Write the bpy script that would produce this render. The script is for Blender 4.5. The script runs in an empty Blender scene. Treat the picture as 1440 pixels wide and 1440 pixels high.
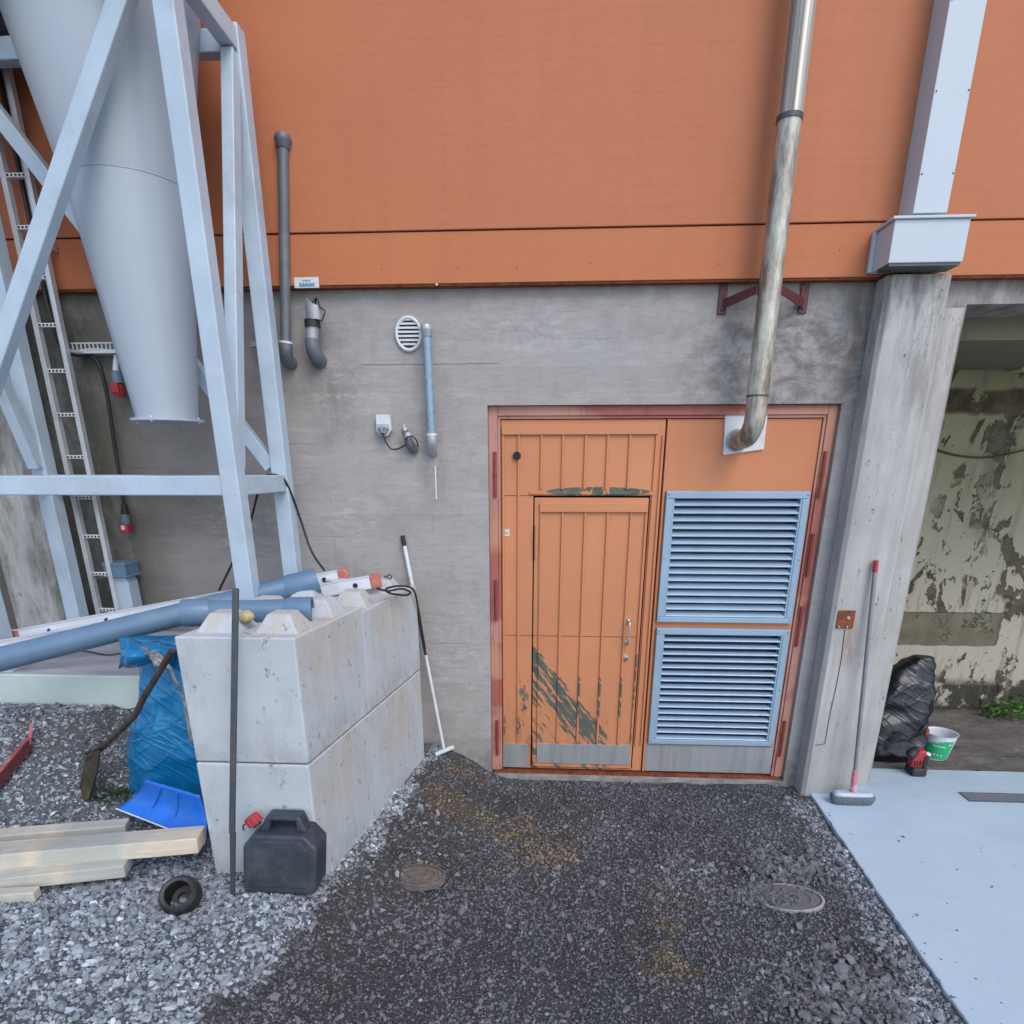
import bpy, bmesh, math, random
import numpy as np
from mathutils import Vector, Matrix, noise as mnoise
R = math.radians
random.seed(7); rng = np.random.default_rng(11)
scene = bpy.context.scene
COL = scene.collection

# ------------------------------------------------------------------ camera, sky, sun, exposure
F, CX, CY = 881.0, 720.0, 960.0
CAM = np.array([0.0, -3.97, 2.05]); PITCH = math.atan(300 / F); YAW = R(3.2)
cd = bpy.data.cameras.new('camera'); cam = bpy.data.objects.new('camera', cd); COL.objects.link(cam)
cd.sensor_width = 36; cd.sensor_fit = 'HORIZONTAL'; cd.lens = F / 1440 * 36; cd.shift_y = (CY - 720) / 1440
cd.clip_start = 0.05; cd.clip_end = 500
cam.location = CAM; cam.rotation_euler = (math.pi / 2 - PITCH, 0, YAW)
scene.camera = cam

SUN_EL, SUN_AZ = R(48), R(150)          # azimuth from +Y (north) clockwise: behind the camera, to the right
w = bpy.data.worlds.new('World'); scene.world = w; w.use_nodes = True
nt = w.node_tree; bg = nt.nodes['Background']
sky = nt.nodes.new('ShaderNodeTexSky'); sky.sky_type = 'NISHITA'; sky.sun_disc = False
sky.sun_elevation = SUN_EL; sky.sun_rotation = SUN_AZ; sky.dust_density = 1.2; sky.air_density = 1.0; sky.ozone_density = 1.0
nt.links.new(sky.outputs[0], bg.inputs[0]); bg.inputs[1].default_value = 0.15
sl = bpy.data.lights.new('sun', 'SUN'); so = bpy.data.objects.new('sun', sl); COL.objects.link(so)
sl.energy = 0.7; sl.angle = R(32); sl.color = (1.0, 0.95, 0.89)
sdir = Vector((math.sin(SUN_AZ) * math.cos(SUN_EL), math.cos(SUN_AZ) * math.cos(SUN_EL), math.sin(SUN_EL)))
so.rotation_euler = sdir.to_track_quat('Z', 'Y').to_euler()
scene.view_settings.view_transform = 'Standard'; scene.view_settings.look = 'None'
scene.view_settings.exposure = 0.80; scene.view_settings.gamma = 1.0
scene.view_settings.use_curve_mapping = False

# ------------------------------------------------------------------ rays from the photograph onto real planes
_fw = np.array([-math.sin(YAW) * math.cos(PITCH), math.cos(YAW) * math.cos(PITCH), -math.sin(PITCH)])
_rt = np.array([math.cos(YAW), math.sin(YAW), 0.0]); _up = np.cross(_rt, _fw)
def ray(px, py): return _fw + _rt * (px - CX) / F - _up * (py - CY) / F
def aY(px, py, y): d = ray(px, py); return Vector(CAM + d * (y - CAM[1]) / d[1])
def aZ(px, py, z): d = ray(px, py); return Vector(CAM + d * (z - CAM[2]) / d[2])
def V(*a): return Vector(a)

# ------------------------------------------------------------------ node helper
class NT:
    def __init__(s, name):
        s.m = bpy.data.materials.new(name); s.m.use_nodes = True
        s.t = s.m.node_tree; s.b = s.t.nodes['Principled BSDF']; s.c = None
    def n(s, ty, **kw):
        x = s.t.nodes.new(ty)
        for k, v in kw.items(): setattr(x, k, v)
        return x
    def put(s, sock, v):
        if v is None: return
        if isinstance(v, bpy.types.NodeSocket): s.t.links.new(v, sock)
        elif isinstance(v, (tuple, list)) and len(v) == 3 and sock.type == 'RGBA': sock.default_value = (*v, 1)
        else: sock.default_value = v
    def co(s):
        if s.c is None: s.c = s.n('ShaderNodeTexCoord').outputs['Object']
        return s.c
    def map(s, scale=(1, 1, 1), rot=(0, 0, 0), loc=(0, 0, 0)):
        m = s.n('ShaderNodeMapping'); s.put(m.inputs[0], s.co())
        m.inputs['Scale'].default_value = scale; m.inputs['Rotation'].default_value = rot; m.inputs['Location'].default_value = loc
        return m.outputs[0]
    def noise(s, scale, vec=None, detail=4, rough=.6, dist=0):
        x = s.n('ShaderNodeTexNoise'); s.put(x.inputs['Vector'], vec or s.co())
        x.inputs['Scale'].default_value = scale; x.inputs['Detail'].default_value = detail
        x.inputs['Roughness'].default_value = rough; x.inputs['Distortion'].default_value = dist
        return x.outputs['Fac']
    def vor(s, scale, vec=None, feature='F1'):
        x = s.n('ShaderNodeTexVoronoi', feature=feature); s.put(x.inputs['Vector'], vec or s.co()); x.inputs['Scale'].default_value = scale
        return x.outputs['Distance']
    def rng(s, f, a, b, c=0., d=1.):
        x = s.n('ShaderNodeMapRange'); s.put(x.inputs[0], f)
        for i, v in enumerate((a, b, c, d)): x.inputs[i + 1].default_value = v
        return x.outputs[0]
    def math(s, op, a, b=0., c=0.):
        x = s.n('ShaderNodeMath', operation=op); s.put(x.inputs[0], a); s.put(x.inputs[1], b); s.put(x.inputs[2], c); return x.outputs[0]
    def mix(s, f, a, b, mode='MIX'):
        x = s.n('ShaderNodeMix', data_type='RGBA', blend_type=mode); s.put(x.inputs[0], f); s.put(x.inputs[6], a); s.put(x.inputs[7], b); return x.outputs[2]
    def xyz(s, vec=None):
        x = s.n('ShaderNodeSeparateXYZ'); s.put(x.inputs[0], vec or s.co()); return x.outputs
    def box(s, cx, cz, rx, rz, soft=1.0):
        "1 inside an ellipse in the x-z plane, falling to 0 (a stain with a place of its own)"
        o = s.xyz()
        a = s.math('DIVIDE', s.math('SUBTRACT', o[0], cx), rx); b = s.math('DIVIDE', s.math('SUBTRACT', o[2], cz), rz)
        d = s.math('ADD', s.math('MULTIPLY', a, a), s.math('MULTIPLY', b, b))
        return s.rng(d, 1.0, 1.0 - soft, 0, 1)
    def out(s, color, rough=.7, metal=0., height=None, bump=.3, dist=.01, spec=None):
        s.put(s.b.inputs['Base Color'], color); s.put(s.b.inputs['Roughness'], rough); s.put(s.b.inputs['Metallic'], metal)
        if spec is not None: s.b.inputs['Specular IOR Level'].default_value = spec
        if height is not None:
            x = s.n('ShaderNodeBump'); x.inputs['Strength'].default_value = bump; x.inputs['Distance'].default_value = dist
            s.put(x.inputs['Height'], height); s.t.links.new(x.outputs[0], s.b.inputs['Normal'])
        return s.m
M = {}
def simple(name, col, rough=.5, metal=0., var=.12, scale=9, dirt=None, dirt_amt=.5, bump=.08, spec=None, stretch=(1, 1, 1)):
    t = NT(name); a = t.noise(scale, t.map(stretch)); b = t.noise(scale * 6, t.map(stretch), 3)
    c = t.mix(t.rng(a, .3, .7), tuple(x * (1 - var) for x in col), tuple(min(1, x * (1 + var)) for x in col))
    if dirt: c = t.mix(t.math('MULTIPLY', t.rng(t.noise(scale * .7, t.map(stretch, loc=(3, 1, 7)), 6, .7), .5, .68), dirt_amt), c, dirt)
    M[name] = t.out(c, t.rng(b, .3, .7, max(.05, rough - .08), rough + .08), metal, b, bump, .002, spec)
    return M[name]

# in-situ concrete of the facade, board marked
def wall_concrete():
    t = NT('wall_concrete')
    bz = t.math('FLOOR', t.math('MULTIPLY', t.xyz()[2], 7.3)); wn = t.n('ShaderNodeTexWhiteNoise', noise_dimensions='1D'); t.put(wn.inputs['W'], bz); boards = t.math('ADD', t.math('MULTIPLY', wn.outputs['Value'], .30), t.math('MULTIPLY', t.noise(1.0, t.map((.9, 1, 3)), 4, .6), .7))
    big = t.noise(1.3, None, 5, .6); streak = t.noise(3.0, t.map((1.0, 1, 4.5)), 7, .72); fine = t.noise(60, None, 4, .7)
    grain = t.noise(9, t.map((.8, 1, 4)), 5, .75)
    c = t.mix(t.rng(boards, .35, .65), (.335, .305, .29), (.40, .378, .365))
    c = t.mix(t.rng(big, .35, .7), c, (.37, .36, .36), 'MIX')
    c = t.mix(t.math('MULTIPLY', t.rng(t.noise(.8, t.map(loc=(5, 0, 1)), 3), .42, .62), .6), c, (.365, .33, .305))
    c = t.mix(t.math('MULTIPLY', t.rng(streak, .54, .70), .6), c, (.47, .455, .44))
    s2 = t.noise(5, t.map((.8, 1, 6), loc=(2, 0, 5)), 7, .75); c = t.mix(t.math('MULTIPLY', t.rng(s2, .56, .68), .45), c, (.23, .215, .205))
    c = t.mix(t.math('MULTIPLY', t.rng(grain, .5, .75), .35), c, (.19, .165, .15))
    pores = t.rng(t.noise(34, t.map((1, 1, 1.3)), 4, .75), .66, .70); c = t.mix(t.math('MULTIPLY', pores, .6), c, (.16, .145, .135))
    blot = t.rng(t.noise(3.2, t.map((1, 1, 1.2), loc=(3, 0, 8)), 8, .76), .50, .64); c = t.mix(t.math('MULTIPLY', blot, .6), c, (.255, .24, .235))
    runs = t.rng(t.noise(6, t.map((2.2, 1, .35), loc=(1, 0, 2)), 5, .65), .58, .70); c = t.mix(t.math('MULTIPLY', runs, .3), c, (.24, .225, .21))
    speck = t.rng(t.noise(14, t.map((1, 1, 1.8)), 6, .75), .63, .70)
    c = t.mix(t.math('MULTIPLY', speck, .65), c, (.53, .515, .50))
    # darker, mossy corner behind the tower and sooty patch under the fascia beside the flue
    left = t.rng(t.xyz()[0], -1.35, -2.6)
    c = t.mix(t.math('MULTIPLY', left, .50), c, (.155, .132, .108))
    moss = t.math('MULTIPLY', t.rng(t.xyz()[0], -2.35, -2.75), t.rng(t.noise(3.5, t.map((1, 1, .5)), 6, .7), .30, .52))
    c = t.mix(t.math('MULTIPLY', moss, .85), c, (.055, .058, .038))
    so1 = t.math('MULTIPLY', t.box(1.36, 2.62, .75, .46, .8), t.rng(t.noise(7, t.map((1, 1, 1.3)), 8, .75, .3), .42, .58))
    c = t.mix(t.math('MULTIPLY', so1, .72), c, (.11, .10, .095))
    so3 = t.math('MULTIPLY', t.rng(t.xyz()[0], 1.42, 1.66), t.math('MULTIPLY', t.rng(t.xyz()[2], 1.9, 2.7), t.rng(t.noise(5, t.map((1.6, 1, .5)), 7, .7), .40, .60)))
    c = t.mix(t.math('MULTIPLY', so3, .8), c, (.13, .105, .08))
    so2 = t.math('MULTIPLY', t.box(-1.45, 2.62, .5, .3, .9), t.rng(t.noise(5, None, 5, .7), .35, .6))
    c = t.mix(t.math('MULTIPLY', so2, .45), c, (.15, .13, .12))
    for sx_, sz_, sr_, sh_ in ((-1.30, 2.42, .16, .38), (-.70, 2.05, .12, .25), (-2.2, 2.75, .35, .25)):
        sp_ = t.math('MULTIPLY', t.box(sx_, sz_, sr_, sh_, .95), t.rng(t.noise(7, t.map((1.6, 1, .5), loc=(sx_, 0, 0)), 6, .7), .36, .6)); c = t.mix(t.math('MULTIPLY', sp_, .55), c, (.17, .155, .145))
    for sx_, sz_, sr_, sh_ in ((-1.15, 2.50, .30, .20), (-1.25, 1.78, .28, .22), (-1.9, 1.75, .5, .3), (-.2, 2.8, .5, .15), (-.55, .9, .3, .5)):
        sp_ = t.math('MULTIPLY', t.box(sx_, sz_, sr_, sh_, .95), t.rng(t.noise(11, t.map((1, 1, 2.2), loc=(sx_, 0, 2)), 8, .8), .50, .62)); c = t.mix(t.math('MULTIPLY', sp_, .6), c, (.52, .50, .48))
    cz = t.math('SUBTRACT', t.xyz()[2], t.math('ADD', 2.617, t.math('MULTIPLY', t.noise(7, None, 4), .012))); ck = t.math('MULTIPLY', t.rng(t.math('ABSOLUTE', cz), .005, .002), t.math('MULTIPLY', t.rng(t.xyz()[0], -1.12, -1.08), t.rng(t.xyz()[0], -.28, -.32))); c = t.mix(t.math('MULTIPLY', ck, .7), c, (.13, .115, .11))
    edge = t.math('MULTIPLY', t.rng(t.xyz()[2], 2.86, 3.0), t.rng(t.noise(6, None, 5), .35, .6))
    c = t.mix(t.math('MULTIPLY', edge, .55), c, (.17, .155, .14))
    low = t.math('MULTIPLY', t.rng(t.xyz()[2], .42, .05), t.rng(t.noise(7, None, 6, .7), .38, .6))
    c = t.mix(t.math('MULTIPLY', low, .6), c, (.12, .10, .07))
    # two fine board joints
    wv = t.math('FRACT', t.math('MULTIPLY', t.xyz()[2], 7.3))
    line = t.math('MULTIPLY', t.rng(wv, .045, .0), t.rng(t.noise(1.7, t.map((1, 1, 7)), 4), .54, .66))
    c = t.mix(t.math('MULTIPLY', line, .5), c, (.15, .14, .13))
    h = t.math('ADD', t.math('MULTIPLY', fine, .35), t.math('ADD', t.math('MULTIPLY', grain, .8), t.math('MULTIPLY', line, -.8)))
    h = t.math('ADD', h, t.math('MULTIPLY', boards, .7))
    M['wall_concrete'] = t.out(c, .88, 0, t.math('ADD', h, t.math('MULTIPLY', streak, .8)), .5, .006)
def column_concrete():
    t = NT('column_concrete')
    v = t.noise(5, t.map((3, 3, .25)), 5, .65); b = t.noise(1.6, None, 5); f = t.noise(70, None, 4, .7)
    c = t.mix(t.rng(v, .3, .7), (.38, .36, .34), (.50, .485, .465))
    c = t.mix(t.math('MULTIPLY', t.rng(b, .45, .7), .5), c, (.27, .25, .23))
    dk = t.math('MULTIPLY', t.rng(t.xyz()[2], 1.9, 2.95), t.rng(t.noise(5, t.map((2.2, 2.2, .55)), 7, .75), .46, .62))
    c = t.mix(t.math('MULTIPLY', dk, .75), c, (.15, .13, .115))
    vd = t.rng(t.noise(4, t.map((6, 6, .22), loc=(1, 0, 3)), 6, .7), .54, .66); c = t.mix(t.math('MULTIPLY', vd, .28), c, (.27, .25, .235))
    pits = t.rng(t.noise(13, t.map((1.8, 1.8, .7)), 8, .82), .62, .68)
    c = t.mix(t.math('MULTIPLY', pits, .5), c, (.14, .13, .12))
    rust = t.math('MULTIPLY', t.box(1.87, 1.02, .05, .16, .8), t.rng(t.noise(12, t.map((3, 3, .6))), .3, .6))
    c = t.mix(t.math('MULTIPLY', rust, .55), c, (.30, .12, .04))
    mossL = t.math('MULTIPLY', t.rng(t.xyz()[0], -2.9, -3.05), t.rng(t.noise(4, t.map((1.5, 1.5, .4)), 7, .75), .42, .6))
    c = t.mix(t.math('MULTIPLY', mossL, .75), c, (.09, .09, .06))
    h = t.math('ADD', t.math('MULTIPLY', f, .5), t.math('ADD', v, t.math('MULTIPLY', pits, -1.5)))
    M['column_concrete'] = t.out(c, .88, 0, h, .75, .007)
def block_concrete():
    t = NT('block_concrete')
    b = t.noise(3, None, 5); v = t.noise(3.5, t.map((2.4, 2.4, .35)), 5, .6); f = t.noise(90, None, 4, .7)
    c = t.mix(t.rng(b, .3, .7), (.43, .465, .49), (.52, .55, .57))
    o = t.xyz()
    tan = t.math('MULTIPLY', t.math('MULTIPLY', t.rng(v, .42, .60), t.rng(o[1], -.305, -.29)), t.rng(o[2], .15, .4))
    c = t.mix(t.math('MULTIPLY', tan, .55), c, (.46, .38, .28))
    drk = t.rng(t.noise(4, t.map((1.5, 1.5, .7)), 8, .75), .53, .68)
    c = t.mix(t.math('MULTIPLY', drk, .4), c, (.28, .29, .28))
    pit = t.math('MULTIPLY', t.rng(t.noise(24, t.map((1, 1, .7)), 5, .75), .60, .65), t.rng(t.noise(3.3, t.map(loc=(2, 2, 2)), 3), .42, .54))
    bd = t.math('MULTIPLY', t.rng(o[2], .16, .02), t.rng(t.noise(9, None, 6, .7), .38, .58)); c = t.mix(t.math('MULTIPLY', bd, .45), c, (.26, .25, .24))
    c = t.mix(t.math('MULTIPLY', pit, .75), c, (.16, .16, .16))
    h = t.math('ADD', t.math('MULTIPLY', f, .3), t.math('ADD', t.math('MULTIPLY', pit, -2), t.math('MULTIPLY', b, 2)))
    M['block_concrete'] = t.out(c, .82, 0, h, .35, .004)
def slab_concrete():
    t = NT('slab_concrete')
    b = t.noise(1.1, None, 5); d = t.noise(.9, t.map((1, 2.6, 1), loc=(4, 2, 0)), 6, .6); f = t.noise(60, None, 4, .7)
    c = t.mix(t.rng(b, .3, .7), (.42, .53, .615), (.48, .59, .665))
    c = t.mix(t.math('MULTIPLY', t.rng(d, .55, .68), .45), c, (.54, .63, .69))
    c = t.mix(t.math('MULTIPLY', t.rng(t.noise(2.3, t.map(loc=(9, 0, 0)), 6), .56, .68), .3), c, (.34, .43, .50))
    edge = t.math('MULTIPLY', t.rng(t.math('ABSOLUTE', t.math('SUBTRACT', t.xyz()[1], .12)), .42, .05), t.rng(t.noise(5, t.map((1, 2.5, 1)), 7, .75), .36, .58))
    c = t.mix(t.math('MULTIPLY', edge, .35), c, (.33, .38, .42))
    spot = t.rng(t.noise(11, t.map((1, 1.6, 1)), 5, .75), .69, .73)
    c = t.mix(t.math('MULTIPLY', spot, .45), c, (.25, .27, .28))
    h = t.math('ADD', t.math('MULTIPLY', f, .3), b)
    M['slab_concrete'] = t.out(c, t.rng(d, .4, .65, .62, .42), 0, h, .15, .003)
def dirt_floor():
    t = NT('dirt_floor'); b = t.noise(2.2, t.map((1, 2.2, 1)), 7, .7); f = t.noise(16, t.map((1, 2.4, 1)), 7, .8)
    c = t.mix(t.rng(b, .35, .65), (.10, .085, .075), (.20, .18, .165)); c = t.mix(t.math('MULTIPLY', t.rng(f, .55, .68), .6), c, (.40, .38, .36))
    c = t.mix(t.math('MULTIPLY', t.rng(f, .46, .36), .6), c, (.05, .04, .035))
    M['dirt_floor'] = t.out(c, .9, 0, f, .8, .02)
def cladding(name, a, b):
    t = NT(name); n1 = t.noise(1.0, None, 4); st = t.noise(3.0, t.map((.35, 1, 22)), 3); f = t.noise(220, None, 2)
    fr = t.math('FRACT', t.math('MULTIPLY', t.xyz()[2], 21.0)); ln = t.rng(fr, .08, .0)
    amt = t.math('MULTIPLY', ln, t.rng(t.noise(.9, t.map((1.4, 1, 11)), 3), .40, .62, .15, 1.))
    c = t.mix(t.rng(n1, .3, .7), a, b); c = t.mix(t.math('MULTIPLY', t.rng(st, .4, .7), .12), c, tuple(x * .72 for x in a)); mo = t.noise(26, t.map((1, 1, 1.6)), 5, .7); c = t.mix(t.math('MULTIPLY', t.rng(mo, .42, .66), .20), c, tuple(x * .80 for x in a)); rn = t.noise(3, t.map((3.2, 1, .18)), 4, .6); c = t.mix(t.math('MULTIPLY', t.rng(rn, .52, .68), .12), c, tuple(x * .7 for x in a))
    c = t.mix(t.math('MULTIPLY', amt, .10), c, tuple(x * .6 for x in a))
    up = t.math('MULTIPLY', t.rng(t.xyz()[0], -1.2, -2.6), .35)  # darker and redder towards the left: shade by the tower put into the colour
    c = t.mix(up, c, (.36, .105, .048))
    h = t.math('ADD', t.math('MULTIPLY', amt, -1), t.math('MULTIPLY', f, .25))
    M[name] = t.out(c, .62, 0, h, .16, .002, .3)
def door_paint(name, peel=True, col=(.57, .235, .112)):
    t = NT(name); n1 = t.noise(2.2, t.map((1, 1, .6)), 5); f = t.noise(120, None, 2); o = t.xyz()
    c = t.mix(t.rng(n1, .3, .7), tuple(x * .92 for x in col), tuple(x * 1.07 for x in col))
    scr = t.rng(t.noise(20, t.map((1.6, 1, .7)), 7, .8), .655, .685)
    c = t.mix(t.math('MULTIPLY', scr, .55), c, (.26, .085, .045))
    h = t.math('MULTIPLY', f, .2)
    if peel:
        # scraped triangle at the foot of the wicket door: torn along the falling diagonal
        dline = t.math('ADD', t.math('MULTIPLY', o[0], 1.22), t.math('SUBTRACT', o[2], .845))     # <0 below the diagonal
        q = t.map((1, 1, 1), (0, R(-52), 0)); qm = t.n('ShaderNodeMapping'); t.put(qm.inputs[0], q); qm.inputs['Scale'].default_value = (3.2, 1, 24)
        n = t.noise(1.35, qm.outputs[0], 6, .62, .5)
        fall = t.rng(dline, -.45, -.02, .545, .425)
        msk = t.math('MULTIPLY', t.rng(t.math('SUBTRACT', n, fall), .0, .012), t.rng(t.math('ADD', dline, t.math('MULTIPLY', t.noise(14), .08)), .035, .028))
        msk = t.math('MULTIPLY', msk, t.rng(o[0], -.10, -.085)); msk = t.math('MULTIPLY', msk, t.rng(o[0], .44, .43))
        # flakes under the second batten and above the wicket's head
        m2 = t.math('MULTIPLY', t.box(-.15, .42, .055, .42, .7), t.rng(t.noise(13, t.map((1.6, 1, .6)), 6, .75), .55, .57))
        m3 = t.math('MULTIPLY', t.box(.30, 1.92, .40, .035, .9), t.rng(t.noise(12, t.map((1.4, 1, .9)), 6, .7), .43, .46))
        msk = t.math('MINIMUM', t.math('ADD', msk, t.math('ADD', m2, t.rng(m3, .40, .45))), 1.)
        c = t.mix(msk, c, t.mix(t.rng(t.noise(11, None, 5), .35, .65), (.070, .095, .080), (.115, .135, .115))); h = t.math('ADD', h, t.math('MULTIPLY', msk, -3))
        low = t.math('MULTIPLY', t.rng(o[2], .7, .15), t.rng(t.noise(8, t.map((2.5, 1, .8)), 6, .7), .45, .65)); c = t.mix(t.math('MULTIPLY', low, .35), c, (.25, .12, .07))
        rs = t.math('MULTIPLY', t.rng(o[2], 1.3, .2), t.rng(t.noise(9, t.map((5, 1, .5)), 7, .8), .60, .66))
        c = t.mix(t.math('MULTIPLY', rs, .75), c, (.20, .065, .03))
    M[name] = t.out(c, .55, 0, h, .4, .002, .35)
def frame_paint():
    t = NT('frame_paint'); n1 = t.noise(3, t.map((1, 1, .5)), 4); c = t.mix(t.rng(n1, .35, .65), (.43, .20, .15), (.50, .25, .20)); wr = t.rng(t.noise(5, t.map((3, 1, 1)), 7, .75), .52, .62); c = t.mix(t.math('MULTIPLY', wr, .6), c, (.30, .10, .08)); ow = t.rng(t.noise(4, t.map((1, 1, .6), loc=(4, 0, 0)), 6, .7), .50, .58); c = t.mix(t.math('MULTIPLY', ow, .5), c, (.53, .25, .14))
    red = t.math('MULTIPLY', t.rng(t.noise(1.7, t.map((.2, .2, 1.2), loc=(0, 0, 3.3)), 1), .52, .54), 1.)
    c = t.mix(t.math('MULTIPLY', red, .6), c, (.30, .035, .03))
    M['frame_paint'] = t.out(c, .6, 0, n1, .1, .002)
def recess_wall():
    t = NT('recess_wall'); n1 = t.noise(1.2, None, 5); o = t.xyz()
    c = t.mix(t.rng(n1, .3, .7), (.26, .25, .15), (.33, .31, .20))
    c = t.mix(t.rng(o[2], 2.0, .7), c, (.45, .40, .315))
    veins = t.math('ABSOLUTE', t.math('SUBTRACT', t.noise(1.5, t.map((1.3, 1, .55), loc=(.4, 0, 2.)), 7, .62, .5), .5))
    p1 = t.math('MULTIPLY', t.rng(veins, .040, .032), t.rng(t.noise(2.4, t.map(loc=(7, 0, 3)), 3), .46, .50))
    p2 = t.rng(t.noise(3.2, t.map((1.1, 1, .8), loc=(2.5, 0, 1.1)), 9, .72, .4), .59, .605)
    p3 = t.math('MULTIPLY', t.rng(t.noise(16, t.map((1.2, 1, .8)), 6, .75), .65, .68), t.rng(o[2], 1.4, .7))
    p4 = t.math('MULTIPLY', t.box(3.38, 1.45, .30, .75, .9), t.rng(t.noise(4.2, t.map((1.4, 1, .7)), 8, .7), .545, .57))
    top = t.math('MULTIPLY', t.rng(t.math('ABSOLUTE', t.math('SUBTRACT', o[2], t.math('ADD', 2.49, t.math('MULTIPLY', t.noise(2), .12)))), .10, .07), t.rng(t.noise(2.6, t.map((1, 1, .5)), 6, .7), .44, .47))
    p = t.math('MAXIMUM', t.math('MAXIMUM', p1, p2), t.math('MAXIMUM', t.math('MAXIMUM', p3, p4), top))
    band = t.math('MULTIPLY', t.rng(t.math('ABSOLUTE', t.math('SUBTRACT', o[2], t.math('ADD', .72, t.math('MULTIPLY', t.noise(9), .03)))), .15, .145), t.rng(t.math('ADD', o[0], t.math('MULTIPLY', t.noise(5), .12)), 3.99, 3.97))
    base = t.math('MULTIPLY', t.rng(o[2], .30, .22), t.rng(t.noise(4.5, None, 7, .7), .40, .46))
    c = t.mix(p, c, t.mix(t.rng(t.noise(12, None, 4), .4, .6), (.06, .045, .028), (.12, .095, .06)))
    c = t.mix(band, c, t.mix(t.rng(t.noise(6, None, 6), .35, .65), (.13, .115, .07), (.20, .18, .12)))
    c = t.mix(base, c, (.045, .042, .03))
    grime = t.math('MULTIPLY', t.box(3.55, 1.95, .22, .5, .8), t.rng(t.noise(4, t.map((2.5, 1, .5))), .4, .6)); c = t.mix(t.math('MULTIPLY', grime, .6), c, (.13, .13, .08))
    h = t.math('ADD', t.math('MULTIPLY', p, -2), t.math('ADD', n1, t.math('MULTIPLY', band, -2)))
    vs = t.rng(t.noise(4, t.map((3.5, 1, .3), loc=(3, 0, 1)), 5, .65), .54, .66); c = t.mix(t.math('MULTIPLY', vs, .5), c, (.14, .135, .09)); M['recess_wall'] = t.out(c, .85, 0, h, 1.0, .01)
def plastic_bag(name, a, b, rough, bump=.55):
    t = NT(name); w1 = t.noise(5, t.map((1, 1, .7)), 2, .45, .8)
    q = t.n('ShaderNodeMapping'); t.put(q.inputs[0], t.map((1, 1, 1), (0, R(-32), 0))); q.inputs['Scale'].default_value = (1.2, 1, 6)
    cr = t.math('ABSOLUTE', t.math('SUBTRACT', t.noise(1.7, q.outputs[0], 2, .5, .8), .5)); cr = t.rng(cr, 0, .06, 1, 0)
    q2 = t.n('ShaderNodeMapping'); t.put(q2.inputs[0], t.map((1, 1, 1), (0, R(28), 0), (3, 1, 2))); q2.inputs['Scale'].default_value = (1.4, 1, 4)
    cr2 = t.rng(t.math('ABSOLUTE', t.math('SUBTRACT', t.noise(1.5, q2.outputs[0], 2, .5, .7), .5)), 0, .05, 1, 0)
    c = t.mix(t.rng(w1, .3, .7), a, b)
    M[name] = t.out(c, rough, 0, t.math('ADD', w1, t.math('ADD', t.math('MULTIPLY', cr, .35), t.math('MULTIPLY', cr2, .35))), bump, .02)
    t.b.inputs['Coat Weight'].default_value = .35 if name == 'blue_bag' else .0; t.b.inputs['Coat Roughness'].default_value = .15
def flue_metal():
    t = NT('flue_metal'); v = t.noise(4, t.map((9, 9, .25)), 4); b = t.noise(1.4, t.map((1, 1, .8)), 5); o = t.xyz()
    c = t.mix(t.rng(v, .35, .65), (.46, .45, .40), (.66, .65, .60))
    warm = t.math('MULTIPLY', t.rng(o[2], 3.5, 2.6), .55); c = t.mix(t.math('MULTIPLY', warm, .6), c, (.54, .50, .38))
    rs = t.math('MULTIPLY', t.rng(o[2], 2.50, 2.25), t.rng(t.noise(7, t.map((2, 2, .5)), 6, .7), .38, .6)); c = t.mix(t.math('MULTIPLY', rs, .85), c, (.15, .10, .06))
    M['flue_metal'] = t.out(c, t.rng(b, .3, .7, .32, .5), .4, v, .1, .002)
def galv(name, col, rough, metal):
    t = NT(name); v = t.vor(30); b = t.noise(2.5, t.map((1, 1, .5)), 5)
    c = t.mix(t.rng(v, 0, .6), tuple(x * .85 for x in col), tuple(x * 1.1 for x in col)); c = t.mix(t.math('MULTIPLY', t.rng(b, .45, .7), .35), c, tuple(x * .6 for x in col))
    M[name] = t.out(c, rough, metal, b, .05, .002)
def timber():
    t = NT('timber'); g = t.noise(5, t.map((.8, 9, 9)), 5, .6, .6); pat = t.noise(2.2, t.map((1, .6, .6)), 3)
    c = t.mix(t.rng(g, .3, .7), (.54, .45, .33), (.68, .60, .48)); c = t.mix(t.rng(pat, .46, .56), c, t.mix(t.rng(g, .3, .7), (.36, .36, .31), (.46, .46, .41)))
    c = t.mix(t.math('MULTIPLY', t.rng(t.noise(3.5, t.map((1, .6, .6), loc=(5, 2, 0)), 3), .58, .62), .6), c, (.52, .33, .20))
    M['timber'] = t.out(c, .75, 0, g, .3, .003)
def gravel_mats():
    t = NT('gravel_stone'); a = t.n('ShaderNodeAttribute'); a.attribute_name = 'tone'; n = t.noise(70, None, 3)
    c = t.mix(t.math('MULTIPLY', t.rng(n, .35, .65), .25), a.outputs['Color'], (.6, .6, .6), 'MULTIPLY')
    M['gravel_stone'] = t.out(c, .78, 0, n, .3, .002)
    t = NT('gravel_ground'); a = t.n('ShaderNodeAttribute'); a.attribute_name = 'tone'; n = t.noise(45, None, 6, .75); v = t.vor(75)
    c = t.mix(t.rng(n, .35, .68), t.mix(.55, a.outputs['Color'], (0, 0, 0)), a.outputs['Color'])
    M['gravel_ground'] = t.out(c, .93, 0, t.math('ADD', n, t.math('MULTIPLY', v, 1.2)), .9, .012)
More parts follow.
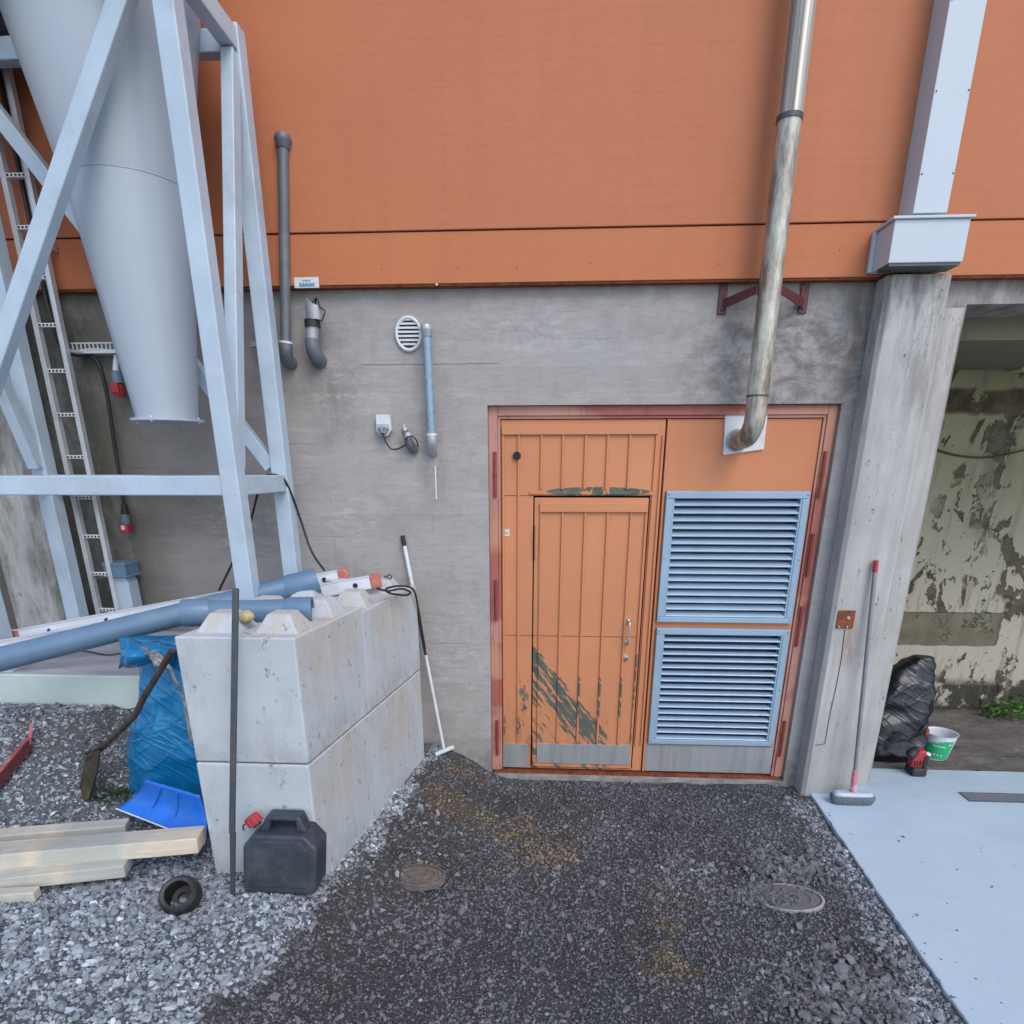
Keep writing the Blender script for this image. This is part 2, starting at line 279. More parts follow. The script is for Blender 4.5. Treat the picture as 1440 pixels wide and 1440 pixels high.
def flue_steel():
    t = NT('flue_steel'); v = t.noise(3, t.map((14, 14, .12)), 4, .6); b = t.noise(2, t.map((1, 1, .8)), 5)
    c = t.mix(t.rng(v, .38, .62), (.17, .145, .115), (.60, .56, .48)); M['flue_steel'] = t.out(c, t.rng(b, .3, .7, .32, .46), .5, v, .12, .002)
for f in (flue_steel, wall_concrete, column_concrete, block_concrete, slab_concrete, dirt_floor, frame_paint, recess_wall, flue_metal, timber, gravel_mats): f()
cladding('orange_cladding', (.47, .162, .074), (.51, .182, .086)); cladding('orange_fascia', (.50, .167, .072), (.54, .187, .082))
door_paint('door_paint'); door_paint('panel_paint', False, (.55, .215, .10))
plastic_bag('blue_bag', (.002, .12, .30), (.006, .20, .42), .24); plastic_bag('black_bag', (.002, .003, .006), (.005, .007, .012), .30, .4)
simple('galvanized', (.42, .43, .46), .45, .45, .12, 7, (.26, .27, .29), .5); simple('stainless', (.44, .45, .46), .42, .5, .10, 5, (.26, .27, .28), .5, .06, None, (4, 4, .3)); galv('blue_pipe', (.24, .34, .42), .5, .2)
simple('frame_white', (.44, .535, .62), .42, 0, .09, 4, (.30, .33, .35), .45, .12)
simple('hopper_grey', (.41, .465, .53), .36, 0, .07, 1.5, (.50, .50, .46), .6, .04, None, (1, 1, .3))
simple('cover_white', (.50, .555, .60), .4, 0, .03, 2)
simple('louvre_blue', (.34, .46, .58), .42, .1, .06, 5, (.32, .40, .50), .4)
simple('louvre_frame', (.28, .40, .51), .45, .1, .06, 5, (.30, .36, .40), .4)
simple('dark_metal', (.08, .09, .10), .5, .4, .2, 9, (.16, .14, .12), .5)
simple('grey_iron', (.135, .155, .18), .5, .2, .2, 8, (.24, .24, .24), .6)
simple('black_rubber', (.018, .018, .02), .55, 0, .3, 14, (.07, .07, .07), .4)
simple('black', (.008, .008, .01), .7)
simple('jerrycan_plastic', (.035, .042, .055), .5, 0, .25, 10, (.12, .12, .13), .35, .15)
simple('red_plastic', (.40, .028, .035), .45, 0, .2, 20, (.20, .04, .04), .4); simple('ladder_metal', (.60, .62, .65), .42, .3, .08, 9, (.42, .43, .45), .4); simple('blue_plastic', (.015, .14, .60), .38, 0, .15, 6, (.05, .22, .45), .5)
simple('plug_grey', (.13, .20, .26), .5); simple('white_plastic', (.66, .68, .70), .45, 0, .05, 12, (.45, .44, .42), .5)
simple('pvc_grey', (.115, .195, .29), .36, 0, .08, 3, (.22, .28, .34), .4)
simple('aluminium', (.68, .70, .75), .4, .1, .06, 6, (.40, .40, .42), .4)
simple('red_tape', (.46, .13, .10), .6, 0, .15, 20, (.5, .4, .38), .6); simple('maroon_steel', (.11, .028, .032), .55, .2, .2, 8, (.08, .05, .05), .6)
simple('red_hinge', (.26, .04, .035), .5, 0, .2, 12, (.12, .03, .02), .5)
simple('rusty', (.24, .07, .03), .8, .3, .4, 22, (.06, .02, .015), .9, .4)
simple('rusty_iron', (.13, .085, .07), .75, .4, .3, 30, (.16, .15, .14), .7, .5)
simple('chrome', (.62, .60, .55), .25, .9, .1, 20); simple('hollow_shade', (.012, .03, .085), .5)
simple('red_white', (.34, .06, .055), .6, .1, .2, 16, (.50, .50, .50), .9)
simple('wood_handle', (.055, .042, .032), .55, 0, .4, 10, (.03, .025, .02), .9, .2, None, (4, 4, .8))
simple('spade_iron', (.07, .055, .035), .6, .4, .3, 12, (.22, .17, .08), .6, .3)
simple('bristle', (.13, .15, .18), .9, 0, .3, 40, (.06, .07, .08), .9, .8, None, (4, 4, .6))
simple('pink_paint', (.52, .16, .20), .5, 0, .2, 20, (.60, .55, .56), .9)
simple('bucket_green', (.03, .42, .16), .4, 0, .1, 8); simple('rock_tan', (.45, .38, .20), .9, 0, .3, 40, (.25, .20, .10), .8, .8)
simple('manhole_rust', (.15, .12, .105), .85, 0, .3, 30, (.10, .10, .105), .95, .6); simple('manhole_grey', (.14, .135, .14), .85, 0, .2, 24, (.09, .085, .09), .9, .5); simple('manhole_rim', (.34, .33, .33), .85, 0, .2, 24, (.14, .13, .13), .8, .5)
simple('leaf', (.08, .18, .03), .55, 0, .35, 20); simple('dark_leaf', (.03, .06, .02), .6, 0, .35, 20)
simple('ledge_paint', (.50, .58, .54), .7, 0, .06, 4, (.40, .46, .38), .5); simple('ledge_top', (.40, .40, .43), .8, 0, .12, 5, (.22, .21, .22), .8, .4, None, (.5, 2, 1))
simple('bolt_steel', (.25, .26, .27), .5, .5); simple('ceiling_paint', (.20, .185, .12), .85, 0, .1, 3, (.13, .12, .07), .4, .2)
simple('sign_blue', (.05, .22, .42), .5); simple('grate_steel', (.14, .17, .20), .5, .5, .2, 20)
simple('sealant', (.72, .72, .70), .6); simple('tan_debris', (.34, .33, .32), .6, 0, .5, 14, (.03, .03, .035), .95, .8)
simple('glow_cream', (.55, .52, .30), .6)

# ------------------------------------------------------------------ mesh builder
class MB:
    def __init__(s): s.v = []; s.f = []; s.sm = []
    def add(s, vs, fs, smooth=False):
        o = len(s.v); s.v += [tuple(p) for p in vs]
        for f in fs: s.f.append([i + o for i in f]); s.sm.append(smooth)
        return s
    def hexa(s, p):          # 8 points: bottom ring 0-3 (ccw from above), top ring 4-7
        return s.add(p, [(3, 2, 1, 0), (4, 5, 6, 7), (0, 1, 5, 4), (1, 2, 6, 5), (2, 3, 7, 6), (3, 0, 4, 7)])
    def box(s, x0, x1, y0, y1, z0, z1):
        x0, x1 = sorted((x0, x1)); y0, y1 = sorted((y0, y1)); z0, z1 = sorted((z0, z1))
        return s.hexa([(x0, y0, z0), (x1, y0, z0), (x1, y1, z0), (x0, y1, z0), (x0, y0, z1), (x1, y0, z1), (x1, y1, z1), (x0, y1, z1)])
    def bar(s, a, b, w, d, side=None, trim=0):       # rectangular bar from a to b; w along 'side', d the other way
        a, b = Vector(a), Vector(b); t = (b - a).normalized(); side = Vector(side or (1, 0, 0)); side = (side - t * side.dot(t)).normalized()
        n = t.cross(side); p = []
        for c in (a, b):
            for i, j in ((-1, -1), (1, -1), (1, 1), (-1, 1)): p.append(c + side * w / 2 * i + n * d / 2 * j)
        return s.hexa(p)
    def tube(s, pts, r, n=12, caps=True, smooth_path=0):
        pts = [Vector(p) for p in pts]
        if smooth_path: pts = curve(pts, smooth_path)
        rs = r if isinstance(r, (list, tuple)) else [r] * len(pts)
        if len(rs) != len(pts): rs = [rs[0] + (rs[-1] - rs[0]) * i / (len(pts) - 1) for i in range(len(pts))]
        vs, fs = [], []; up = None
        for i, p in enumerate(pts):
            t = (pts[min(i + 1, len(pts) - 1)] - pts[max(i - 1, 0)]).normalized()
            if up is None: up = t.orthogonal().normalized()
            up = (up - t * up.dot(t)).normalized(); b = t.cross(up)
            for k in range(n): a = 2 * math.pi * k / n; vs.append(p + (up * math.cos(a) + b * math.sin(a)) * rs[i])
        for i in range(len(pts) - 1):
            for k in range(n): fs.append((i * n + k, i * n + (k + 1) % n, (i + 1) * n + (k + 1) % n, (i + 1) * n + k))
        s.add(vs, fs, True)
        if caps: s.add(vs[:n], [tuple(range(n))[::-1]]); s.add(vs[-n:], [tuple(range(n))])
        return s
    def lathe(s, prof, o, axis=(0, 0, 1), n=24, smooth=True, sx=1, caps=False):   # prof [(r, h)]
        o = Vector(o); axis = Vector(axis).normalized(); u = axis.orthogonal().normalized() if abs(axis.z) < .99 else Vector((1, 0, 0)); vv = axis.cross(u)
        for a, b in zip(prof[:-1], prof[1:]):
            vs = []
            for r, h in (a, b):
                for k in range(n): t = 2 * math.pi * k / n; vs.append(o + axis * h + (u * math.cos(t) * sx + vv * math.sin(t)) * r)
            s.add(vs, [(k, (k + 1) % n, n + (k + 1) % n, n + k) for k in range(n)], smooth)
        return s
    def prism(s, poly, ext):         # planar polygon (3-D points), extruded by ext
        poly = [Vector(p) for p in poly]; e = Vector(ext); n = len(poly)
        s.add(poly + [p + e for p in poly], [tuple(range(n))[::-1], tuple(range(n, 2 * n))] + [(i, (i + 1) % n, n + (i + 1) % n, n + i) for i in range(n)])
        return s
    def grid(s, P, smooth=True, close=False):       # P[row][col]
        nr, nc = len(P), len(P[0]); vs = [p for row in P for p in row]; fs = []
        for i in range(nr - 1):
            for j in range(nc if close else nc - 1): fs.append((i * nc + j, i * nc + (j + 1) % nc, (i + 1) * nc + (j + 1) % nc, (i + 1) * nc + j))
        return s.add(vs, fs, smooth)
    def ball(s, c, r, n=12, sq=(1, 1, 1)):
        P = []
        for i in range(n // 2 + 1):
            a = math.pi * i / (n // 2); P.append([(c[0] + r * sq[0] * math.sin(a) * math.cos(2 * math.pi * k / n), c[1] + r * sq[1] * math.sin(a) * math.sin(2 * math.pi * k / n), c[2] - r * sq[2] * math.cos(a)) for k in range(n)])
        return s.grid(P, True, True)
def curve(pts, sub):
    out = []; n = len(pts)
    for i in range(n - 1):
        p0, p1, p2, p3 = pts[max(i - 1, 0)], pts[i], pts[i + 1], pts[min(i + 2, n - 1)]
        for k in range(sub):
            t = k / sub; out.append(.5 * ((2 * p1) + (p2 - p0) * t + (2 * p0 - 5 * p1 + 4 * p2 - p3) * t * t + (3 * p1 - p0 - 3 * p2 + p3) * t ** 3))
    out.append(pts[-1]); return out
def wloc(o):
    p = Vector((0, 0, 0))
    while o is not None: p += o.location; o = o.parent
    return p
def obj(name, mb, mat, parent=None, bev=0, loc=None, seg=2, normals=True):
    "link mb (built in world coordinates) as one mesh object; its origin sits at its parent's (or at loc)"
    me = bpy.data.meshes.new(name); o = bpy.data.objects.new(name, me)
    if parent is not None: o.parent = parent
    elif loc is not None: o.location = loc
    off = wloc(o); me.from_pydata([tuple(Vector(p) - off) for p in mb.v], [], mb.f)
    me.polygons.foreach_set('use_smooth', mb.sm); me.update()
    if normals:
        bm = bmesh.new(); bm.from_mesh(me); bmesh.ops.recalc_face_normals(bm, faces=bm.faces); bm.to_mesh(me); bm.free()
    me.materials.append(M[mat]); COL.objects.link(o)
    if bev:
        b = o.modifiers.new('bevel', 'BEVEL'); b.width = bev; b.segments = seg; b.limit_method = 'ANGLE'; b.angle_limit = R(40)
    return o
def rep(src, offset, parent=None, rot=None):       # an alike piece sharing the mesh
    o = src.copy(); COL.objects.link(o); o.location = src.location + Vector(offset)
    if parent is not None: o.parent = parent
    if rot: o.rotation_euler = rot
    return o
def tag(o, label=None, cat=None, group=None, kind=None):
    for k, v in (('label', label), ('category', cat), ('group', group), ('kind', kind)):
        if v: o[k] = v
    return o
def thing(name, label, cat, loc=(0, 0, 0), group=None):
    o = bpy.data.objects.new(name, None); o.location = loc; o.empty_display_size = .1; COL.objects.link(o); return tag(o, label, cat, group)

# ================================================================== GROUND
cp = [(0, 1005, .85), (60, 1002, .85), (130, 1002, .85), (185, 1008, .83), (0, 1060, .74), (110, 1060, .68), (170, 1060, .62), (0, 1150, .52), (120, 1150, .44), (190, 1140, .43), (260, 1180, .35),
      (0, 1240, .40), (150, 1260, .36), (257, 1262, .33), (302, 1224, .275), (390, 1245, .262), (448, 1232, .26), (0, 1440, .36), (200, 1440, .33), (300, 1400, .28), (430, 1290, .235),
      (600, 1225, .0), (520, 1300, .05), (470, 1330, .10), (430, 1390, .12), (380, 1440, .16), (640, 1440, -.02), (620, 1330, -.015), (500, 1190, .21), (550, 1120, .21), (600, 1056, .225), (638, 1060, .19),
      (660, 1080, .10), (695, 1092, .01), (700, 1130, .0), (640, 1150, .04), (600, 1140, .12), (560, 1190, .07), (540, 1170, .16), (640, 1110, .12), (612, 1095, .17), (560, 1260, .0)]
pts = [(*aZ(a, b, z)[:2], z) for a, b, z in cp]
pts += [(x, y, -.022) for x in (.3, 1.0, 1.6, 2.4, 4) for y in (.1, -.7, -1.4, -2.2, -3.2)] + [(-.25, y, -.02) for y in (-.1, -1.0, -1.8, -2.6)]
pts += [(x, -.97, .845) for x in (-3.0, -3.4, -4.2)] + [(x, -1.15, .80) for x in (-3.0, -3.6)] + [(x, -3.2, .34) for x in (-3.5, -2.4, -1.6)] + [(-1.3, -3.0, .25), (-.6, -3.0, .02), (-4.2, -2, .42), (-3.3, -1.7, .45), (-3.2, -2.4, .40)]
pts += [(-1.7, -.6, .75), (-1.4, -.5, .55), (-1.15, -.2, .3), (-1.2, -1.2, .30)]
CPN = np.array(pts)
def tps_fit(P):
    n = len(P); d = np.hypot(P[:, None, 0] - P[None, :, 0], P[:, None, 1] - P[None, :, 1]); K = np.where(d > 0, d * d * np.log(d + 1e-12), 0) + np.eye(n) * .004
    A = np.zeros((n + 3, n + 3)); A[:n, :n] = K; Q = np.c_[np.ones(n), P[:, :2]]; A[:n, n:] = Q; A[n:, :n] = Q.T
    return np.linalg.solve(A, np.r_[P[:, 2], 0, 0, 0])
TW = tps_fit(CPN)
def vnoise(x, y, s, seed):
    x = x * s + seed * 17.3; y = y * s - seed * 9.1; xi = np.floor(x).astype(int); yi = np.floor(y).astype(int); fx = x - xi; fy = y - yi
    def h(a, b): v = np.sin(a * 127.1 + b * 311.7 + seed * 74.7) * 43758.5453; return v - np.floor(v)
    fx = fx * fx * (3 - 2 * fx); fy = fy * fy * (3 - 2 * fy)
    return (h(xi, yi) * (1 - fx) + h(xi + 1, yi) * fx) * (1 - fy) + (h(xi, yi + 1) * (1 - fx) + h(xi + 1, yi + 1) * fx) * fy
KX0, KY0 = aZ(1134.4, 1107.6, 0)[:2]; KX1, KY1 = aZ(1362, 1440, 0)[:2]
def kerb_x(y): return KX0 + (KX1 - KX0) * (y - KY0) / (KY1 - KY0)
def height(x, y):
    x = np.asarray(x, float); y = np.asarray(y, float); xc = np.clip(x, -4.2, 2.4); yc = np.clip(y, -3.2, .1)
    z = np.full(x.shape, TW[-3]) + TW[-2] * xc + TW[-1] * yc
    for i in range(len(CPN)):
        d2 = (xc - CPN[i, 0]) ** 2 + (yc - CPN[i, 1]) ** 2; z = z + TW[i] * np.where(d2 > 0, d2 * .5 * np.log(d2 + 1e-12), 0)
    flat = np.clip((x + .35) / .3, 0, 1); z = z * (1 - flat) + (-.022) * flat
    z = np.maximum(z, -.03)
    z = z + (vnoise(x, y, 7, 1) - .5) * .022 + (vnoise(x, y, 19, 2) - .5) * .012
    z = np.where((y > -1.08) & (x < -1.40), np.minimum(z, .85), z); z = np.where((y > -.95) & (x < -1.43), .80, z)
    near = np.clip((x - (kerb_x(y) - .5)) / .3, 0, 1)            # made level against the slab
    return z * (1 - near) + np.minimum(z, -.012) * near
edge_px = [(606, 1060), (585, 1105), (545, 1150), (510, 1190), (470, 1240), (440, 1285), (390, 1330), (345, 1385), (300, 1440), (240, 1520)]
EP = np.array([aZ(a, b, .24 if b > 1100 else .22)[:2] for a, b in edge_px]); EP = EP[np.argsort(EP[:, 1])]
LGT, DRK, BRN = np.array((.25, .275, .30)), np.array((.112, .113, .122)), np.array((.25, .175, .09))
brown = [(*aZ(a, b, z)[:2], r) for a, b, z, r in ((655, 1088, .12, .09), (632, 1122, .12, .13), (720, 1165, 0, .17), (760, 1190, 0, .2), (930, 1255, 0, .10), (950, 1300, 0, .08), (950, 1345, 0, .11), (590, 1230, 0, .1))]
def region(x, y):
    "weights: light stone, brown earth"
    n = (vnoise(x, y, 5, 5) - .5) * .16 + (vnoise(x, y, 14, 6) - .5) * .07
    ex = np.interp(y, EP[:, 1], EP[:, 0])
    L = np.clip((ex - x + n) / .05 + .5, 0, 1)
    k = kerb_x(y) - x; L = np.maximum(L, .62 * np.clip((.20 + n * .8 - k) / .07, 0, 1) * np.clip((-.15 - y) / .15, 0, 1))
    up = np.clip((y + 1.50 + (x + 2.2) * .12) / .35, 0, 1) * (x < -1.5); L = L * (1 - .42 * up)  # upper left pile darker: shade of its steep slope put into the tone
    B = np.zeros_like(L)
    fine = (vnoise(x, y, 31, 12) - .5) * 1.1 + (vnoise(x, y, 13, 13) - .5) * 1.3 + (vnoise(x, y, 70, 14) - .5) * .8
    for bx, by, r in brown: B = np.maximum(B, np.clip((1.05 - np.hypot((x - bx), (y - by) * 1.2) / (r * 1.25) + fine) * 1.6, 0, 1))
    B = B * np.where(L > .5, 0, 1)
    return L, B
def tone(x, y):
    L, B = region(x, y); big = .80 + .62 * (.5 * vnoise(x, y, 1.9, 21) + .3 * vnoise(x, y, 5.5, 22) + .2 * vnoise(x, y * 1.6, 16, 23)); D_ = DRK[None] * big[:, None] * np.array((1.03, 1.0, .97)); c = D_ * (1 - L[:, None]) + LGT[None] * L[:, None]; c = c * (1 - B[:, None] * .5) + BRN[None] * B[:, None] * .5
    return c
def colour_attr(me, cols):
    a = me.attributes.new('tone', 'FLOAT_COLOR', 'POINT'); a.data.foreach_set('color', np.c_[cols, np.ones(len(cols))].astype(np.float32).ravel())
gx = np.r_[np.array([-40, -20, -12, -8, -6, -5]), np.arange(-4.3, 2.5, .022)]; gy = np.r_[np.array([-60, -30, -15, -9, -6, -4.6, -3.8]), np.arange(-3.2, .12, .022)]
GX, GY = np.meshgrid(gx, gy); HX = height(GX.ravel(), GY.ravel()); nc = len(gx); nr = len(gy)
idx = np.arange(nr * nc).reshape(nr, nc); fc = np.stack([idx[:-1, :-1], idx[:-1, 1:], idx[1:, 1:], idx[1:, :-1]], -1).reshape(-1, 4)
me = bpy.data.meshes.new('gravel_ground'); me.from_pydata(np.c_[GX.ravel(), GY.ravel(), HX].tolist(), [], fc.tolist())
colour_attr(me, tone(GX.ravel(), GY.ravel()) * .62); me.polygons.foreach_set('use_smooth', [True] * len(fc)); me.materials.append(M['gravel_ground'])
go = bpy.data.objects.new('ground', me); COL.objects.link(go); tag(go, kind='structure')

# stones -----------------------------------------------------------
ph = (1 + 5 ** .5) / 2
ICO = np.array([(-1, ph, 0), (1, ph, 0), (-1, -ph, 0), (1, -ph, 0), (0, -1, ph), (0, 1, ph), (0, -1, -ph), (0, 1, -ph), (ph, 0, -1), (ph, 0, 1), (-ph, 0, -1), (-ph, 0, 1)]) / 1.902
IF = np.array([(0, 11, 5), (0, 5, 1), (0, 1, 7), (0, 7, 10), (0, 10, 11), (1, 5, 9), (5, 11, 4), (11, 10, 2), (10, 7, 6), (7, 1, 8), (3, 9, 4), (3, 4, 2), (3, 2, 6), (3, 6, 8), (3, 8, 9), (4, 9, 5), (2, 4, 11), (6, 2, 10), (8, 6, 7), (9, 8, 1)])
def stones(name, xs, ys, rad, cols, label, cat, lift=.25, flat=.6, tilt=.5):
    n = len(xs); z = height(xs, ys); var = ICO[None] * (1 + rng.uniform(-.38, .38, (24, 12, 1))) + rng.uniform(-.22, .22, (24, 12, 3))
    v = var[rng.integers(0, 24, n)] * np.stack([rng.uniform(.9, 1.25, n), rng.uniform(.6, .95, n), rng.uniform(flat - .15, flat + .15, n)], -1)[:, None, :]
    a, b, c = rng.uniform(0, 6.283, n), rng.normal(0, tilt, n), rng.normal(0, tilt, n)
    def rot(v, ang, i, j):
        cs, sn = np.cos(ang)[:, None], np.sin(ang)[:, None]; vi = v[..., i] * cs - v[..., j] * sn; vj = v[..., i] * sn + v[..., j] * cs; v = v.copy(); v[..., i] = vi; v[..., j] = vj; return v
    v = rot(rot(rot(v, a, 0, 1), b, 1, 2), c, 0, 2) * rad[:, None, None]
    v[..., 0] += xs[:, None]; v[..., 1] += ys[:, None]; v[..., 2] += (z + rad * lift)[:, None]
    verts = v.reshape(-1, 3).astype(np.float32); faces = (IF[None] + (np.arange(n) * 12)[:, None, None]).reshape(-1, 3).astype(np.int32)
    me = bpy.data.meshes.new(name); me.vertices.add(len(verts)); me.vertices.foreach_set('co', verts.ravel())
    me.loops.add(faces.size); me.loops.foreach_set('vertex_index', faces.ravel()); me.polygons.add(len(faces)); me.polygons.foreach_set('loop_start', np.arange(0, faces.size, 3, dtype=np.int32))
    me.polygons.foreach_set('use_smooth', np.zeros(len(faces), dtype=bool)); me.update(calc_edges=True); colour_attr(me, np.repeat(cols, 12, 0)); me.materials.append(M['gravel_stone'])
    o = bpy.data.objects.new(name, me); COL.objects.link(o); tag(o, label, cat, kind='stuff'); return o
def scatter(n, x0=-3.4, x1=2.0, y0=-2.9, y1=-.005):
    x = rng.uniform(x0, x1, n); y = rng.uniform(y0, y1, n)
    k = (x < kerb_x(y) - .012) & ~((y > -1.57) & (x > -1.52 + (y + 1.566) * .159) & (x < -1.02 + (y + 1.566) * .159)) & ~((y > -.96) & (x < -1.45))
    return x[k], y[k]
def mk(n, light, name, label, rmed, rsig, rmax, bright):
    x, y = scatter(n); L, B = region(x, y); u = rng.uniform(0, 1, len(x)); Lc = np.where((x < -1.5) & (y > -1.75), 1.0, L); k = (u < Lc) if light else (u >= Lc); 
    if not light: k &= (vnoise(x, y, 3.3, 9) * .85 + vnoise(x, y, 11, 3) * .35 + .10 > rng.uniform(0, 1, len(x)))       # bare compacted patches
    x, y, L, B = x[k], y[k], L[k], B[k]; r = np.clip(rmed * np.exp(rng.normal(0, rsig, len(x))), rmed * .4, rmax)
    if not light:                                                                # heaps of coarser broken stone
        for cx_, cy_, rr, g in ((1080, 1215, .20, 1.7), (1130, 1225, .14, 1.8), (1180, 1380, .35, 1.5), (1230, 1420, .3, 1.5), (980, 1215, .2, 1.5), (600, 1290, .3, 1.3), (560, 1180, .2, 1.4), (780, 1200, .2, 1.3)):
            q = aZ(cx_, cy_, 0); r = r * (1 + (g - 1) * np.clip(1.3 - np.hypot(x - q.x, y - q.y) / rr, 0, 1))
    up = (x < -1.5) & (y > -1.6)
    r = np.where(up, r * .85, r)
    base = tone(x, y) * bright; v = np.exp(rng.normal(0, .32 if light else .24, len(x)))[:, None]; tint = 1 + rng.normal(0, .018, (len(x), 3))
    c = np.clip(base * v * tint, .01, .75); hot = rng.uniform(0, 1, len(x)) < (.012 if light else .004); c[hot] = np.clip(c[hot] * 2.2, 0, .7)
    return stones(name, x, y, np.clip(r, .002, rmax * 1.8), c, label, 'gravel')
mk(120000, True, 'light_gravel', 'loose pale grey crushed stone on the left bank and along the slab edge', .0078, .40, .022, 1.10)
mk(125000, False, 'dark_gravel', 'dark grey fine crushed gravel spread in front of the orange door', .0050, .42, .020, 1.12)

# ================================================================== SLAB AND RECESS FLOOR
m = MB(); yb = .27; yf = -14
ky = np.r_[-.003, np.arange(-.05, -3.2, -.03), yf]; ke = [(kerb_x(y_) + .007 * mnoise.noise(V(0, y_ * 9, 1)) + .006 * mnoise.noise(V(3, y_ * 31, 1)), y_, -.12) for y_ in ky]; m.prism([(9, yf, -.12), (9, yb, -.12), (2.2, yb, -.12), (2.2, -.003, -.12)] + ke, (0, 0, .12)); s_ = obj('slab', m, 'slab_concrete', bev=.006); tag(s_, kind='structure')
m = MB(); G = []
for i in range(40):
    G.append([(2.2 + 6.8 * j / 90, .262 + 1.30 * i / 39, -.035 + .02 * float(vnoise(np.array(2.2 + .076 * j), np.array(.034 * i), 5, 4)) + .03 * float(vnoise(np.array(2.2 + .076 * j), np.array(.034 * i), 15, 8))) for j in range(91)])
m.grid(G); s_ = obj('recess_floor', m, 'dirt_floor'); tag(s_, kind='structure')

# ================================================================== BUILDING
B = thing('industrial_building', 'factory facade with orange cladding above bare concrete and an orange steel door', 'building')
DX0, DX1, DZ0, DZ1 = -.366, 1.652, .02, 2.404
RX, RZ = 2.225, 2.889
m = MB(); T = .32
m.box(-9, DX0, 0, T, -.4, 3.1); m.box(DX0, DX1, 0, T, DZ1, 3.1); m.box(DX1, RX, 0, T, -.4, 3.1); m.box(RX, 9, 0, T, RZ, 3.1); m.box(DX0, DX1, .0, T, -.4, .012)
m.box(DX0 - .2, DX1 + .2, T + .001, T + .1, -.4, DZ1 + .3); obj('concrete_wall', m, 'wall_concrete', B)  # box behind the opening is added to keep light from leaking past the door
m = MB(); m.box(RX - .3, 9, 1.54, 1.8, -.3, 3.1); obj('recess_wall', m, 'recess_wall', B)
m = MB(); m.box(RX, 9, T, 1.54, RZ - .12, 3.1); obj('ceiling', m, 'ceiling_paint', B)
m = MB(); m.box(RX - .3, RX - .002, T, 1.54, -.3, RZ - .12); obj('recess_side_wall', m, 'recess_wall', B)
m = MB(); m.box(8.7, 9, T, 1.54, -.3, RZ - .12); obj('recess_end_wall', m, 'recess_wall', B)
q = aY(1433, 497, 1.45); m = MB(); m.box(q.x, q.x + .22, 1.38, 1.536, q.z - .12, q.z + .14); obj('yellow_glow_block', m, 'glow_cream', B, .01)  # cream block standing for yellowish light; the glow is put into its colour
# cladding: narrow fascia strip, then tall sheets above
m = MB(); m.box(-9, 9, -.060, .0, 3.010, 3.2505); obj('fascia_panel', m, 'orange_fascia', B, .003)
m = MB(); m.box(-9, 9, -.052, -.001, 3.000, 3.0095); obj('drip_edge', m, 'rusty', B)
for x0, x1 in ((-9, -3.2), (-3.195, 1.80), (1.805, 9)):
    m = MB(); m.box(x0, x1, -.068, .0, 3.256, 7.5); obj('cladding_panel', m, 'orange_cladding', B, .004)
m = MB(); m.box(-9, 9, .001, 1.9, 3.1, 7.5); obj('upper_wall', m, 'wall_concrete', B)
m = MB(); m.box(-9.1, 9.1, -.12, 3.0, 7.5, 7.62); obj('roof', m, 'cover_white', B)
# a few rivets on the fascia
proto = None
for px, py in ((537, 379), (644, 377), (727, 376), (830, 370), (1010, 372), (1180, 352)):
    p = aY(px, py, -.055)
    if proto is None:
        m = MB(); m.ball((p.x, -.057, p.z), .005, 8); proto = obj('rivet', m, 'rusty', B); p0 = p
    else: rep(proto, (p.x - p0.x, 0, p.z - p0.z))
p = aY(614, 399, -.06); m = MB(); m.ball((p.x, -.063, p.z - .005), .007, 8, (1.3, 1, .8)); obj('sealant_blob', m, 'sealant', B)
p = aY(1128, 393, -.02); m = MB(); m.ball((p.x, -.02, p.z), .02, 8, (1.3, 1, .45)); obj('sealant_blob', m, 'sealant', B)

# columns with white sheet covers
def chamfer_box(x0, x1, y0, y1, z0, z1, c):
    m = MB(); m.prism([(x0, y1, z0), (x0, y0 + c, z0), (x0 + c, y0, z0), (x1 - c, y0, z0), (x1, y0 + c, z0), (x1, y1, z0)], (0, 0, z1 - z0)); return m
def column(x0, x1, dx):
    c = obj('concrete_column', chamfer_box(x0, x1, -.14, -.002, -.3 if x0 > 0 else .6, 3.0, .022), 'column_concrete', B, .004)
    m = MB(); m.prism([(1.755 + dx, -.07, 3.24), (1.757 + dx, -.075, 3.24), (1.762 + dx, -.21, 3.24), (1.925 + dx, -.21, 3.24), (1.93 + dx, -.07, 3.24)], (0, 0, 4.25)); obj('column_cover', m, 'cover_white', B, .003)
    cp_ = MB(); cp_.box(1.66 + dx, 2.016 + dx, -.262, -.069, 3.018, 3.20); capo = obj('cover_cap', cp_, 'cover_white', B, .004)
    m = MB(); m.box(1.645 + dx, 2.03 + dx, -.275, -.069, 3.2005, 3.212); obj('cap_flange', m, 'cover_white', capo, .002)
    m = MB(); m.box(1.640 + dx, 1.6595 + dx, -.095, -.069, 3.02, 3.20); obj('side_flange', m, 'cover_white', capo, .002)
    m = MB(); m.box(1.668 + dx, 2.008 + dx, -.255, -.14, 3.006, 3.0175); obj('cap_shadow_strip', m, 'dark_metal', capo)  # dark strip set under the cap, standing for its shadow
    pr_ = None
    for z in (3.225, 3.40, 3.72, 4.05):
        for x in (1.772, 1.918):
            if pr_ is None: mm = MB(); mm.ball((x + dx, -.2115, z), .004, 8); pr_ = obj('screw', mm, 'dark_metal', B); z0_, x0_ = z, x
            else: rep(pr_, (x - x0_, 0, z - z0_))
    return c
column(1.728, 2.055, 0); column(-3.49, -3.085, -5.22)
m = MB(); m.box(2.0555, 2.21, -.012, -.001, 0, 2.87); obj('plaster_strip', m, 'column_concrete', B, .003)
